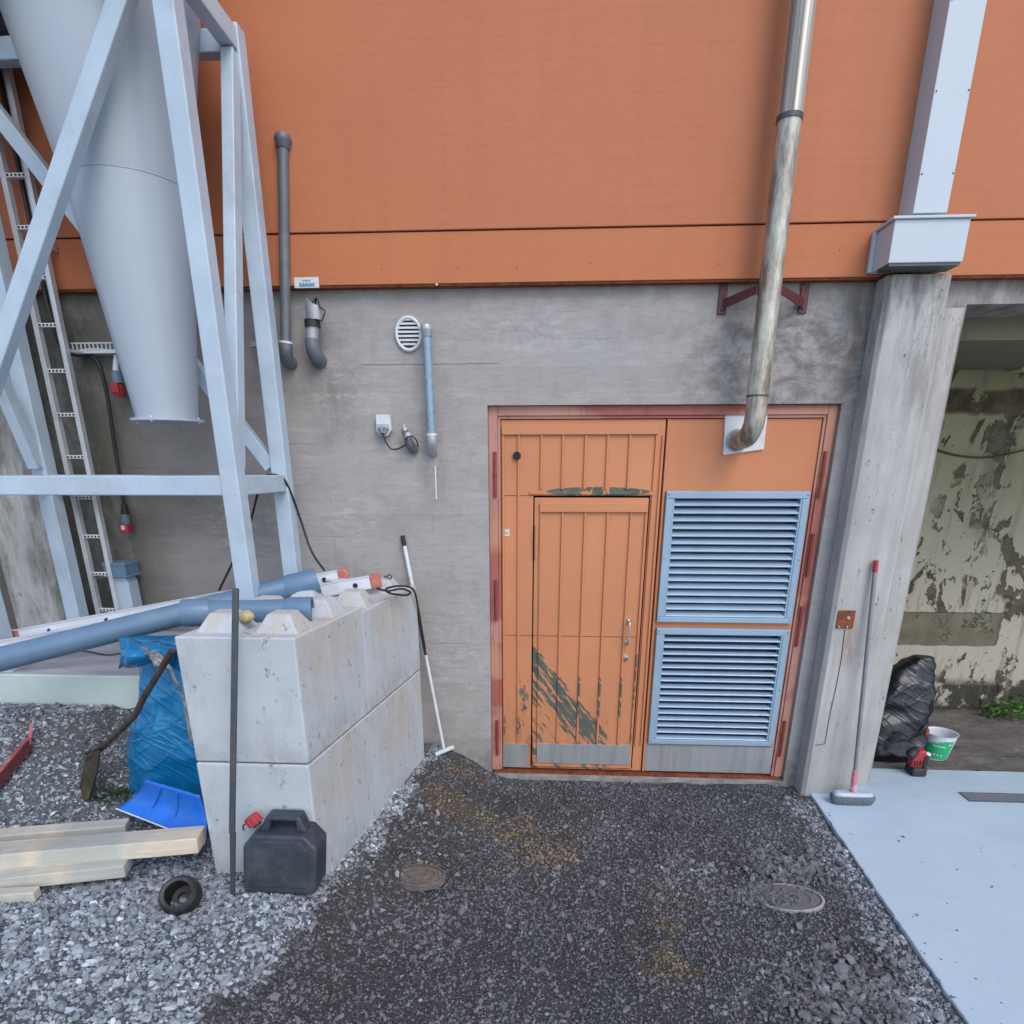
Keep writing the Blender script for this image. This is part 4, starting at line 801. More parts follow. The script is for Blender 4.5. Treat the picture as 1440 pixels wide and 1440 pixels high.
m = MB(); m.tube([b, c], .024, 14); obj('plug_body', m, 'plug_grey', o)
m = MB().box(d.x - .028, d.x + .026, -.090, -.035, d.z - .006, c.z + .004); ph_ = obj('plug_head', m, 'red_plastic', o, .005)
m = MB().box(d.x - .012, d.x + .010, -.094, -.0905, c.z - .028, c.z - .002); obj('label_patch', m, 'white_plastic', ph_)
# post with grey cap
a = aY(172, 800, -.10); o = thing('capped_post', 'short white post with a grey cap standing behind the ladder foot', 'post', (a.x, -.1, 1.022))
zc = aY(172, 810, -.1).z; zt_ = aY(172, 789, -.1).z
m = MB().prism([(a.x - .055, -.15, 1.022), (a.x + .055, -.15, 1.022), (a.x + .055, -.15, zc - .03), (a.x + .04, -.15, zc), (a.x - .055, -.15, zc)], (0, .1, 0)); obj('post', m, 'frame_white', o, .004)
m = MB().box(a.x - .075, a.x + .065, -.17, -.03, zc + .002, zt_).box(a.x - .08, a.x + .07, -.175, -.025, zt_ - .02, zt_ - .012).box(a.x - .08, a.x + .08, -.178, -.022, zc + .002, zc + .012); obj('cap', m, 'pvc_grey', o, .004)
# loose black cable over the tower leg and down behind it
m = MB(); m.tube([aY(375, 668, YC - .05), aY(388, 668, YC - .055), aY(400, 675, YC - .06), aY(412, 700, YC + .0), aY(424, 735, YC + .06), aY(438, 775, YC + .03), aY(456, 802, YC - .05)], .0065, 8, True, 8); o = obj('black_cable', m, 'black_rubber', loc=aY(388, 668, -.33)); tag(o, 'black cable draped over the tower beam and hanging to the concrete blocks', 'cable')
m = MB(); m.tube([aY(362, 695, -.1), aY(350, 740, -.1), aY(330, 785, -.12), aY(308, 830, -.14)], .0075, 8, True, 6); o = obj('black_cable', m, 'black_rubber', loc=aY(330, 785, -.12)); tag(o, 'straight black cable slanting down the wall behind the front tower leg', 'cable')

# ================================================================== CONCRETE BLOCKS
SK = .159
def block(label, y0, y1, z0, z1, studs, stain=False, wob=0):
    xl0 = -1.523 + SK * (y0 + 1.566) + wob; xl1 = -1.523 + SK * (y1 + 1.566) + wob; W_ = .503
    o = thing('concrete_block', label, 'concrete block', ((xl0 + xl1) / 2 + W_ / 2, (y0 + y1) / 2, z0), 'stacked concrete blocks')
    m = MB().hexa([(xl0, y0, z0), (xl0 + W_, y0, z0), (xl1 + W_, y1, z0), (xl1, y1, z0), (xl0, y0, z1), (xl0 + W_, y0, z1), (xl1 + W_, y1, z1), (xl1, y1, z1)])
    obj('block_body', m, 'block_concrete', o, .008, seg=3)
    if y0 > -1: xm = -1.523 + SK * (y0 + 1.566); obj('joint_light_stop', MB().box(xm + .02, xm + W_ - .02, y0 - .006, y0 + .001, z0 + .01, z1 - .02), 'black', o)  # black strip added inside the joint to stop light coming through
    if studs:
        for j in range(studs[1]):
            for i in range(studs[0]):
                fy = y0 + (y1 - y0) * (j + .5) / studs[1]; xx = -1.523 + SK * (fy + 1.566) + wob + W_ * (i + .5) / studs[0]; s1, s2, h_ = .095, .048, .075
                m = MB().hexa([(xx - s1, fy - s1, z1 - .004), (xx + s1, fy - s1, z1 - .004), (xx + s1, fy + s1, z1 - .004), (xx - s1, fy + s1, z1 - .004), (xx - s2, fy - s2, z1 + h_), (xx + s2, fy - s2, z1 + h_), (xx + s2, fy + s2, z1 + h_), (xx - s2, fy + s2, z1 + h_)]); obj('stud', m, 'block_concrete', o, .008)
    return o
block('lower front concrete block behind the black jerrycan', -1.566, -.944, .20, .832, None)
block('lower rear concrete block next to the wall', -.941, -.17, .15, .828, None, wob=-.004)
block('upper front concrete block with brown runs on its side, carrying the grey pipes', -1.563, -.942, .838, 1.402, (2, 2))
block('upper rear concrete block under the ladder ends', -.938, -.17, .836, 1.375, (2, 2), wob=-.003)
a = aY(347, 867, -1.42); mm = MB(); P = []
for i in range(9):
    t_ = math.pi * i / 8; row = []
    for k in range(14):
        an = 2 * math.pi * k / 14; r_ = .031 * (1 + .18 * mnoise.noise(V(math.cos(an) * 2, math.sin(an) * 2, t_ * 2))); row.append((a.x + r_ * math.sin(t_) * math.cos(an) * 1.05, -1.42 + r_ * math.sin(t_) * math.sin(an), a.z - r_ * .9 * math.cos(t_)))
    P.append(row)
mm.grid(P, True, True); o = obj('small_rock', mm, 'rock_tan', loc=(a.x, -1.42, a.z)); tag(o, 'yellowish fist sized rock between the studs on the front block', 'rock')

# ================================================================== GREY PIPES
def pvc(label, a_, b_, r, bell_at, name='plastic_pipe'):
    t_ = thing(name, label, 'pipe', b_, 'grey plastic pipes'); a_, b_ = Vector(a_), Vector(b_); d = (b_ - a_).normalized(); m = MB(); L_ = (b_ - a_).length
    m.tube([a_, b_], r, 32, False); m.tube([b_, a_], r * .9, 32, False); m.lathe([(r, 0), (r * .9, 0)], b_, d, 32); m.lathe([(r, 0), (r * .9, 0)], a_, d, 32); obj('pipe_shaft', m, 'pvc_grey', t_)
    for e, s in bell_at:
        p_ = b_ if e else a_; dd = -d if e else d
        m = MB(); m.tube([p_ + dd * -.012, p_ + dd * (s - .02), p_ + dd * s], [r * 1.16, r * 1.16, r * 1.01], 32, False); m.tube([p_ + dd * s, p_ + dd * -.012], r * 1.03, 32, False); m.lathe([(r * 1.16, 0), (r * 1.03, 0)], p_ + dd * -.012, d, 32); obj('socket_end', m, 'pvc_grey', t_)
e1 = aY(444, 817, -.70); s1 = aY(-60, 942, -1.35)
pvc('long grey plastic pipe slanting from left edge up onto the blocks', s1, e1, .057, ((1, .16),))
pvc('short grey plastic pipe lying level across the front block', aY(262, 862, -1.33), aY(436, 858, -1.22), .052, ((0, .11), (1, .11)))

# ================================================================== ALUMINIUM LADDER
nR, nL = aY(533, 816, -.47), aY(-60, 923, -1.02); fR, fL = aY(488, 808, -.36), aY(-60, 910, -.86)
nL = aY(-60, 921, -1.05); al = thing('aluminium_ladder', 'white aluminium ladder with red tipped rails lying behind the grey pipes', 'ladder', nR)
def rail(a_, b_, tip):
    m = MB().bar(a_, b_, .062, .026, (0, 0, 1)); r_ = obj('rail', m, 'aluminium', al, .003)
    d = (b_ - a_).normalized(); up_ = V(0, 0, 1)
    m = MB().bar(a_ + up_ * .0335, b_ + up_ * .0335, .004, .034, (0, 0, 1)).bar(a_ - up_ * .0335, b_ - up_ * .0335, .004, .034, (0, 0, 1)); obj('rail_flange', m, 'aluminium', r_)
    m = MB().bar(b_ - d * .05, b_ + d * .012, .076, .040, (0, 0, 1)); obj('end_tip', m, 'red_tape', r_, .006)
    return r_, d
rN, dN = rail(nL, nR, 1); rF, dF = rail(fL, fR, 1)
nv = V(-dF.y, dF.x, 0).normalized()
LEN = (fR - fL).length; hp_ = None
first_far = aY(459, 813, -.36)
base_t = (fR - first_far).length
k = 0; t_ = base_t
while t_ < LEN - .1 and k < 8:
    pf = fR - dF * t_ - V(0, 0, .004); pn = nR - dN * t_ * (nR - nL).length / LEN - V(0, 0, .004)
    m = MB(); m.tube([pn, pf], .014, 10); obj('rung', m, 'aluminium', al)
    for q, rr in ((pf, rF), (pn, rN)):
        m = MB(); m.tube([q + V(0, -.020, 0) + dN * .0, q + V(0, -.012, 0)], .0135, 12); m.tube([q + V(0, .012, 0), q + V(0, .020, 0)], .0135, 12); obj('rung_end', m, 'black_rubber', rr)
    t_ += .30; k += 1
for (u, w_) in ((.08, .05), (.17, .05), (.28, .045)):
    for s_l, dd, rr in ((fL, dF, rF),):
        q = s_l + dd * u; m = MB().bar(q, q + dd * w_, .064, .0285, (0, 0, 1)); obj('tape_band', m, 'red_tape', rr)

# black strap / cable at the back of the blocks
m = MB(); m.tube([aY(530, 827, -.75), aY(545, 831, -.7), aY(565, 828, -.55), aY(577, 833, -.45), aY(570, 837, -.5), aY(548, 834, -.62), aY(543, 828, -.66), aY(562, 824, -.5), aY(581, 829, -.30), aY(588, 855, -.20), aY(594, 890, -.16), aY(598, 912, -.15)], .006, 8, True, 6); o = obj('black_strap', m, 'black_rubber', loc=aY(577, 829, -.4)); tag(o, 'loop of black cord on the rear block hanging over beside the white pole', 'cord')
m = MB(); P0 = aZ(548, 801, 1.47)
# eye hook
m = MB(); q = aY(545, 811, -.4); m.tube([q + V(-.02, 0, 0), q], .006, 8); m.tube([q + V(.012 + .012 * math.cos(x), 0, .012 * math.sin(x)) for x in [i * math.pi / 6 for i in range(13)]], .004, 6, False); o = obj('lifting_eye', m, 'dark_metal', loc=q); tag(o, 'small dark steel eye at the back corner of the upper rear block', 'hook')

# ================================================================== TOOLS AND LITTER
# rod
b_, t_ = aZ(325, 1268, .275), aY(331.5, 827, -1.60); rd = thing('steel_bar', 'long dark steel pry bar standing upright in front of the concrete blocks', 'bar', b_)
d = (t_ - b_).normalized(); m = MB(); m.bar(b_ + d * .32, t_, .024, .016, (1, 0, 0)); obj('bar_shaft', m, 'dark_metal', rd, .004)
m = MB(); m.prism([b_ + V(-.010, 0, -.04), b_ + V(.006, 0, -.045), b_ + d * .32 + V(.0125, 0, 0), b_ + d * .32 + V(-.0125, 0, 0)], (0, .013, 0)); obj('flat_blade', m, 'dark_metal', rd, .003)
# jerrycan
gz = float(height(np.array(-1.13), np.array(-1.66))); jx0, jx1 = aY(338, 1210, -1.73).x, aY(441, 1200, -1.73).x; gz = .290; JH = .33
jc = thing('jerrycan', 'black plastic jerrycan with red cap standing against the concrete block', 'jerrycan', ((jx0 + jx1) / 2, -1.65, gz))
def jl(u, v_, y): return V(jx0 + (jx1 - jx0) * u + (v_ - .5) * .02, y + (v_) * .05, gz + JH * v_)
y0, y1 = -1.735, -1.595
outl = [(.05, 0), (.95, 0), (1, .06), (1, .66), (.80, .90), (.72, .99), (.28, .99), (.20, .90), (.0, .70), (0, .06)]
hole = [(.33, .84), (.33, .93), (.64, .93), (.64, .84)]
m = MB()
m.prism([jl(u, v_, y0) for u, v_ in [(.05, 0), (.95, 0), (1, .06), (1, .64), (.83, .81), (.17, .81), (0, .66), (0, .06)]], (0, y1 - y0, 0)); jb = obj('can_body', m, 'jerrycan_plastic', jc, .028, seg=4)
m = MB(); ysh = .035
m.prism([jl(u, v_, y0 + ysh) for u, v_ in [(.17, .80), (.31, .80), (.33, .945), (.66, .945), (.68, .80), (.83, .80), (.72, 1.02), (.27, 1.02)]], (0, y1 - y0 - 2 * ysh, 0)); obj('grip', m, 'jerrycan_plastic', jc, .012, seg=3)
m = MB(); m.prism([jl(u, v_, y0 - .004) for u, v_ in [(.12, .10), (.88, .10), (.88, .62), (.76, .74), (.24, .74), (.12, .64)]], (0, .01, 0)); obj('raised_panel', m, 'jerrycan_plastic', jb, .004)
q = jl(.115, .83, (y0 + y1) / 2); m = MB(); ax = V(-.55, 0, .83).normalized(); m.tube([q, q + ax * .03], .020, 14); obj('spout', m, 'jerrycan_plastic', jc)
m = MB(); m.tube([q + ax * .012, q + ax * .052], .030, 12); 
for k in range(8): an = k * math.pi / 4; u_ = ax.orthogonal().normalized(); w2 = ax.cross(u_); c_ = q + ax * .03 + (u_ * math.cos(an) + w2 * math.sin(an)) * .030; m.bar(c_ - ax * .018, c_ + ax * .018, .009, .009, u_)
cp_ = obj('red_cap', m, 'red_plastic', jc, .002); m = MB(); m.tube([q + V(-.03, -.01, .02), q + V(-.055, -.02, .01), q + V(-.05, -.03, -.01)], .004, 6, True, 4); obj('cap_strap', m, 'black_rubber', jc)
# rubber coupling ring
c = aZ(257, 1266, .365) + V(.0, .0, .02); ax = V(.15, -.62, .72).normalized(); rr = .098
o = thing('rubber_coupling', 'round black rubber pipe coupling lying open on the pale gravel', 'coupling', c)
KR = .80
prof = [(.064, .072), (.080, .076), (.090, .066), (.096, .045), (.100, .025), (.100, .005), (.094, -.02), (.084, -.035), (.080, -.06), (.066, -.062), (.064, .072)]
prof = [(a_ * KR, b_ * KR) for a_, b_ in prof]; m = MB(); m.lathe(prof, c, ax, 40); obj('ring_body', m, 'black_rubber', o)
m = MB(); m.lathe([(.050, -.036), (.024, -.038), (.024, -.04), (0, -.04)], c, ax, 32); m.lathe([(.027, -.035), (.027, -.016), (.022, -.016), (.022, -.035)], c, ax, 24); obj('inner_seal', m, 'black_rubber', o)
# timbers
def plank(label, a_, b_, w_, h_, roll=0):
    a_, b_ = Vector(a_), Vector(b_); m = MB(); d = (b_ - a_).normalized(); s_ = V(-d.y, d.x, 0).normalized(); s_ = (Matrix.Rotation(roll, 3, d) @ s_)
    # built along local x so that the grain follows the plank
    t_ = (b_ - a_).length; n_ = d.cross(s_); o = bpy.data.objects.new('timber_plank', None)
    me = bpy.data.meshes.new('timber_plank'); mb = MB().box(0, t_, -w_ / 2, w_ / 2, -h_ / 2, h_ / 2); me.from_pydata(mb.v, [], mb.f); me.materials.append(M['timber'])
    o = bpy.data.objects.new('timber_plank', me); COL.objects.link(o); o.matrix_world = Matrix(((d.x, s_.x, n_.x, a_.x), (d.y, s_.y, n_.y, a_.y), (d.z, s_.z, n_.z, a_.z), (0, 0, 0, 1)))
    b = o.modifiers.new('bevel', 'BEVEL'); b.width = .006; b.segments = 2
    tag(o, label, 'plank', 'timber planks on the gravel'); return o
plank('rear timber plank, partly hidden behind the longest one', aZ(-120, 1186, .50), aZ(180, 1161, .455), .075, .045)
plank('longest timber plank, ending under the blue scoop', aZ(-150, 1216, .50), aZ(284, 1180, .47), .135, .075, R(-6))
plank('front timber plank with a bare pinkish end under the longest plank', aZ(-120, 1248, .45), aZ(181, 1216, .425), .105, .06)
plank('short timber offcut end nearest the camera', aZ(-120, 1266, .425), aZ(53, 1257, .41), .05, .045)
# blue bag
def sack(name, label, rows, mat, seed, amp=.02, n=44, sub=7, ridge=1.0):
    "rows: (z, x_left, x_right, y_front, y_back)"
    P = []; rows = [np.array(r, float) for r in rows]
    for i in range(len(rows) - 1):
        for k in range(sub):
            P.append(rows[i] * (1 - k / sub) + rows[i + 1] * k / sub)
    P.append(rows[-1]); G = []
    for z, xl_, xr_, yf_, yb_ in P:
        row = []
        for k in range(n):
            a_ = 2 * math.pi * k / n; cx_, cy_ = (xl_ + xr_) / 2, (yf_ + yb_) / 2; c_, s_ = math.cos(a_), math.sin(a_); c2 = math.copysign(abs(c_) ** .7, c_); s2 = math.copysign(abs(s_) ** .7, s_)
            p = V(cx_ + (xr_ - xl_) / 2 * c2, cy_ + (yb_ - yf_) / 2 * s2, z)
            q = V(p.x * 7, p.y * 7, p.z * 4 + seed); n1 = mnoise.noise(q + V(0, 0, 0)); n2 = 1 - abs(mnoise.noise(V(p.x * 5 + p.z * 5, p.y * 5, p.z * 6 - p.x * 6 + seed))) * 2; n3 = 1 - abs(mnoise.noise(V(p.x * 16, p.y * 16 + 3, p.z * 22 + p.x * 9 + seed))) * 2
            dv = V(c2, s2, .15); p = p + dv * (n1 * amp * 1.3 + n2 * amp * 1.2 * ridge + n3 * amp * .16 * ridge); row.append(p)
        G.append(row)
    m = MB(); m.grid(G, True, True); m.add(G[0], [tuple(range(n))[::-1]]); m.add(G[-1], [tuple(range(n))]); return m
YB = -1.17; rows = []
for px_, py_, wy in ((184, 1128, .13), (180, 1112, .16), (176, 1050, .19), (181, 1010, .19), (188, 981, .17), (184, 950, .14), (178, 930, .11), (172, 912, .07), (168, 899, .035)):
    q = aY(px_, py_, YB); rows.append((q.z, q.x, -1.475 - (.0 if py_ > 940 else (940 - py_) * .0025), YB - wy, YB + wy))
rows = [(a_, b_ + .035 + .02 * (i_ > 1), c_, d_ + .03, e_ + .03) for i_, (a_, b_, c_, d_, e_) in enumerate(rows)]
o = thing('blue_bag', 'bright blue plastic refuse sack leaning on the left side of the blocks', 'bag', (-1.68, YB, rows[0][0]))
obj('sack_body', sack('b', '', rows, 'blue_bag', 3, .013, 96, 9, 1.0), 'blue_bag', o)
m = MB(); G = []
for i in range(9):
    u = i / 8; row = []
    for j in range(14):
        v_ = j / 13; a_ = aY(166 + 80 * v_, 897 + 10 * v_ + u * (44 - 24 * v_), -1.25 - .12 * math.sin(u * 2.6)); row.append(a_ + V(0, .018 * math.sin(v_ * 9 + u * 3) + .01 * math.sin(v_ * 21), .008 * math.sin(v_ * 12)))
    G.append(row)
m.grid(G); fo = obj('folded_flap', m, 'blue_bag', o); sd = fo.modifiers.new('t', 'SOLIDIFY'); sd.thickness = .003
# debris spilling between bag and block
m = MB(); G = []
for i in range(26):
    u = i / 25; row = []; cxp = 208 + 40 * min(1, u * 1.6) + 22 * u; cyp = 922 + 14 * min(1, u * 2) + 110 * max(0, u - .32) / .68
    for j in range(9):
        v_ = j / 8 - .5; wd = 20 * (1 - u) + 7; q = aY(cxp + v_ * wd * .7, cyp + v_ * wd, -1.40); w_ = mnoise.noise(V(u * 9, v_ * 7, 3)); row.append(q + V(.008 * w_, -.012 * abs(mnoise.noise(V(u * 16, v_ * 12, 9))), .014 * mnoise.noise(V(u * 14, v_ * 9, 5))))
    G.append(row)
m.grid(G, False)
ob = obj('sack_rubbish', m, 'tan_debris', loc=aY(225, 940, -1.40)); tag(ob, 'crumpled grey and black rubbish showing at the torn mouth of the blue sack', 'rubbish')
# spade
ys0, ys1 = -1.32, -1.50
hb, hm, ht = aY(133, 1060, ys0), aY(189, 1006, ys0 - .10), aY(242, 915, ys1)
sp_ = thing('spade', 'old spade with dark wooden handle leaning on the blue sack', 'spade', aY(118, 1130, ys0))
m = MB(); m.tube([hb, hb.lerp(hm, .5) + V(0, 0, -.004), hm, hm.lerp(ht, .3) + V(-.002, 0, .004), ht], [.014, .015, .0165, .016, .014], 12, True, 5); obj('handle', m, 'wood_handle', sp_)
m = MB(); m.tube([aY(122, 1068, ys0), hb.lerp(hm, .25)], [.012, .019], 12); obj('socket', m, 'spade_iron', sp_)
q = [aY(121, 1060, ys0 + .01), aY(141, 1052, ys0 - .05), aY(137, 1085, ys0 - .06), aY(126, 1122, ys0 - .05), aY(108, 1135, ys0 + .0), aY(113, 1100, ys0 + .01)]
m = MB().prism(q, (.0, .006, .002)); bl = obj('blade', m, 'spade_iron', sp_, .002)
m = MB(); m.tube([q[1], q[2], q[3]], .0035, 6); m.tube([q[0], q[1]], .005, 6); obj('blade_edge', m, 'black', bl)
# blue scoop
G = []; TL_, TR_ = aY(204, 1097, -1.43), aY(280, 1119, -1.50); BL_, BR_ = aY(163, 1137, -1.42), aY(288, 1186, -1.56)
for i in range(13):
    u = i / 12; row = []
    for j in range(21):
        v_ = j / 20; top = TL_.lerp(TR_, v_); bot = BL_.lerp(BR_, v_); p = top.lerp(bot, u) + V(.0, .03 * math.sin(u * math.pi), -.02 * math.sin(u * math.pi)); row.append(p + V(0, .002 * math.sin(v_ * 40), 0))
    G.append(row)
m = MB(); m.grid(G); sc = obj('snow_scoop', m, 'blue_plastic', loc=BL_); tag(sc, 'curved bright blue plastic shovel blade lying at the foot of the sack', 'scoop'); md = sc.modifiers.new('t', 'SOLIDIFY'); md.thickness = .006
m = MB(); m.tube([BL_, BL_.lerp(BR_, .5), BR_], .004, 6); obj('edge_strip', m, 'aluminium', sc)
for v_ in (.33, .62):
    m = MB(); jj = int(20 * v_); m.tube([G[i][jj] + V(0, -.004, .002) for i in range(1, 9)], .005, 6); obj('rib', m, 'blue_plastic', sc)
# red painted level / steel offcut
p0, p1 = aZ(-25, 1110, .62), aZ(40, 1033, .76)
def on_ground(px, py, z=.6):
    for _ in range(12): q = aZ(px, py, z); z = .5 * z + .5 * float(height(np.array(q.x), np.array(q.y)))
    return q + V(0, 0, .015)
p0, p1 = on_ground(-20, 1125), on_ground(42, 1050)
rp = thing('red_steel_offcut', 'battered red and white painted steel angle lying on the gravel at left edge', 'steel offcut', p0)
m = MB().bar(p0 + V(0, 0, .03), p1 + V(0, 0, .03), .07, .012, (.7, -.7, .2)); obj('flat', m, 'red_white', rp, .002)
m = MB().bar(p0 + V(.03, -.03, .01), p1 + V(.03, -.03, .01), .05, .008, (0, 0, 1)); obj('web', m, 'maroon_steel', rp, .002)
m = MB().bar(p1 + V(.00, .0, .0), p1 + V(.02, .02, .10), .045, .01, (1, -1, 0)); obj('end_tab', m, 'pink_paint', rp, .002)
# leaning squeegee
b_, t_ = aZ(625, 1054, .225), aY(566, 753, -.02); b_.y = -.11; b_ = aY(624, 1052, -.10); d = t_ - b_
po = thing('squeegee', 'white and black pole with a white crossbar foot leaning on the wall beside the blocks', 'pole', b_)
m = MB(); m.tube([b_, b_ + d * .46], .0105, 12); obj('pole_tube', m, 'white_plastic', po); m = MB(); m.tube([b_ + d * .77, b_ + d * .955], .0125, 12); obj('pole_tube', m, 'white_plastic', po)
m = MB(); m.tube([b_ + d * .46, b_ + d * .77], .0085, 12); obj('black_sleeve', m, 'black_rubber', po); m = MB(); m.tube([b_ + d * .955, t_], .0135, 12); obj('end_cap', m, 'black_rubber', po)
m = MB(); q0, q1 = aY(612, 1061, -.16), aY(638, 1050, -.10); m.bar(q0, q1, .022, .022, (0, 0, 1)); obj('crossbar', m, 'white_plastic', po, .004)
# broom
b_, t_ = aY(1199, 1119, -.26), aY(1232, 788, -.165); d = t_ - b_
bo = thing('broom', 'long handled broom with grey bristles leaning on the concrete column', 'broom', V(b_.x, b_.y, 0))
m = MB(); m.tube([b_ + d * .10, b_ + d * .955], .0125, 12); obj('pole', m, 'bolt_steel', bo)
m = MB(); m.tube([b_ + d * .0, b_ + d * .12], [.021, .0155], 12); obj('pole_socket', m, 'pink_paint', bo); m = MB(); m.tube([b_ + d * .955, t_], .0145, 12); obj('grip', m, 'red_plastic', bo)
hz = b_.z; x0_, x1_ = b_.x - .135, b_.x + .128
def hull(z, gx_, gy_, n=28): return [(b_.x + (x1_ - x0_) / 2 * gx_ * math.copysign(abs(math.cos(2 * math.pi * k / n)) ** .45, math.cos(2 * math.pi * k / n)), b_.y + gy_ * math.copysign(abs(math.sin(2 * math.pi * k / n)) ** .6, math.sin(2 * math.pi * k / n)), z) for k in range(n)]
m = MB(); ZB = .004; G = [hull(ZB, .94, .032), hull(ZB + .02, 1.02, .042), hull(ZB + .045, 1.05, .046), hull(ZB + .062, .99, .040)]; m.grid(G, True, True); m.add(G[0], [tuple(range(28))]); obj('bristles', m, 'bristle', bo)
m = MB(); G = [hull(ZB + .058, .96, .038), hull(ZB + .076, .92, .034), hull(ZB + .082, .80, .022)]; m.grid(G, True, True); m.add(G[-1], [tuple(range(28))]); obj('head', m, 'hopper_grey', bo)

# ================================================================== RECESS LITTER
o = thing('black_bag', 'shiny black refuse sack behind the concrete column', 'bag', (2.66, .62, 0))
rows = [(-.01, 2.38, 2.80, .40, .84), (.05, 2.35, 2.86, .37, .88), (.18, 2.34, 2.87, .40, .88), (.30, 2.37, 2.85, .43, .86), (.45, 2.42, 2.86, .46, .82), (.58, 2.50, 2.87, .50, .78), (.68, 2.62, 2.86, .54, .72), (.745, 2.74, 2.83, .58, .66)]
obj('sack_body', sack('k', '', rows, 'black_bag', 9, .019, 72, 10, .9), 'black_bag', o)
# bucket
c = aZ(1318, 1058, 0.0); c.y = .52; c.x = aY(1318, 1050, .50).x; bk = thing('paint_bucket', 'green and white paint bucket beside the black sack', 'bucket', (c.x, c.y, -.01))
tl = V(.10, 0, 1).normalized()
m = MB(); m.lathe([(0, 0), (.083, 0), (.086, .01), (.107, .195), (.111, .20), (.105, .20), (.101, .19), (.083, .015), (0, .013)], (c.x, c.y, -.01), tl, 36); obj('bucket_body', m, 'white_plastic', bk)
m = MB(); G = []; u_ = tl.orthogonal().normalized(); u_ = V(1, 0, -.10).normalized(); w2 = tl.cross(u_)
for h_ in (.012, .165):
    r_ = .0875 + (.1045 - .0875) * h_ / .19 + .0008; G.append([V(c.x, c.y, -.01) + tl * h_ + (u_ * math.cos(an) + w2 * math.sin(an)) * r_ for an in [R(185) + R(115) * k / 20 for k in range(21)]])
m.grid(G); lb = obj('label_band', m, 'bucket_green', bk)
def onlabel(an, h_): r_ = .0875 + (.1045 - .0875) * h_ / .19 + .0022; return V(c.x, c.y, -.01) + tl * h_ + (u_ * math.cos(R(an)) + w2 * math.sin(R(an))) * r_
m = MB()
for i in range(8): a0_ = 222 + i * 6; m.add([onlabel(a0_, .108), onlabel(a0_ + 3.8, .108), onlabel(a0_ + 3.8, .120 + .004 * (i % 3 == 0)), onlabel(a0_, .120 + .004 * (i % 3 == 0))], [(0, 1, 2, 3)])
m.add([onlabel(278, .132), onlabel(288, .132), onlabel(288, .146), onlabel(278, .142)], [(0, 1, 2, 3)])
for i in range(3): m.add([onlabel(232 + i * 14, .04), onlabel(240 + i * 14, .04), onlabel(240 + i * 14, .052), onlabel(232 + i * 14, .052)], [(0, 1, 2, 3)])
obj('label_print', m, 'white_plastic', bk)
q = aY(1303, 1030, .40); m = MB(); m.ball(q, .018, 10, (1, 1, 2.2)); o = obj('red_rag', m, 'rusty', loc=q); tag(o, 'small red brown rag between sack and bucket', 'rag')
# red power tool
c = aZ(1288, 1090, 0); c = V(c.x, .19, 0); pt = thing('power_tool', 'red and black cordless power tool standing on the slab edge', 'power tool', c)
m = MB().box(c.x - .045, c.x + .055, c.y - .05, c.y + .06, .001, .065); obj('battery', m, 'black_rubber', pt, .012)
m = MB().prism([(c.x - .05, c.y - .035, .062), (c.x + .03, c.y - .035, .062), (c.x + .045, c.y - .035, .15), (c.x + .03, c.y - .035, .195), (c.x - .02, c.y - .035, .195), (c.x - .055, c.y - .035, .12)], (0, .07, 0)); hb_ = obj('tool_body', m, 'red_plastic', pt, .014)
m = MB(); m.tube([(c.x - .02, c.y + .02, .17), (c.x - .065, c.y - .02, .165), (c.x - .085, c.y - .04, .15)], [.034, .036, .022], 14); m.box(c.x + .02, c.x + .05, c.y - .042, c.y + .03, .07, .16); obj('tool_head', m, 'black_rubber', pt, .006)
m = MB(); m.ball((c.x + .05, c.y + .0, .155), .024, 10, (1.3, 1, .7)); obj('dial', m, 'sealant', pt)
m = MB()
for i in range(4): m.box(c.x - .04 + i * .018, c.x - .032 + i * .018, c.y - .0385, c.y - .0355, .08, .12)
obj('vent_slot', m, 'black', hb_)
# drain grate in the slab
g0, g1 = aZ(1345, 1115.5, 0), aZ(1371, 1128, 0); gx0, gx1, gy0, gy1 = 2.775, 3.65, -.195, -.075
gr = thing('drain_grate', 'steel mesh drain grate set in the pale slab', 'grate', (gx0, gy0, 0))
m = MB().box(gx0, gx1, gy0, gy0 + .006, .001, .006).box(gx0, gx1, gy1 - .006, gy1, .001, .006).box(gx0, gx0 + .006, gy0 + .0065, gy1 - .0065, .001, .006).box(gx1 - .006, gx1, gy0 + .0065, gy1 - .0065, .001, .006); obj('grate_frame', m, 'grate_steel', gr)
m = MB().box(gx0 + .006, gx1 - .006, gy0 + .006, gy1 - .006, .0008, .0014); obj('drain_channel', m, 'bolt_steel', gr)
pr_ = None; nb = 58
for i in range(nb):
    x = gx0 + .008 + (gx1 - gx0 - .016) * (i + .5) / nb
    if pr_ is None: m = MB().box(x - .0022, x + .0022, gy0 + .0065, gy1 - .0065, .0017, .0055); pr_ = obj('grate_bar', m, 'galvanized', gr); x0_ = x
    else: rep(pr_, (x - x0_, 0, 0))
pr_ = None
for i in range(5):
    y = gy0 + (gy1 - gy0) * (i + 1) / 6
    if pr_ is None: m = MB().box(gx0 + .0065, gx1 - .0065, y - .0015, y + .0015, .0060, .0072); pr_ = obj('cross_rod', m, 'galvanized', gr); y0_ = y
    else: rep(pr_, (0, y - y0_, 0))
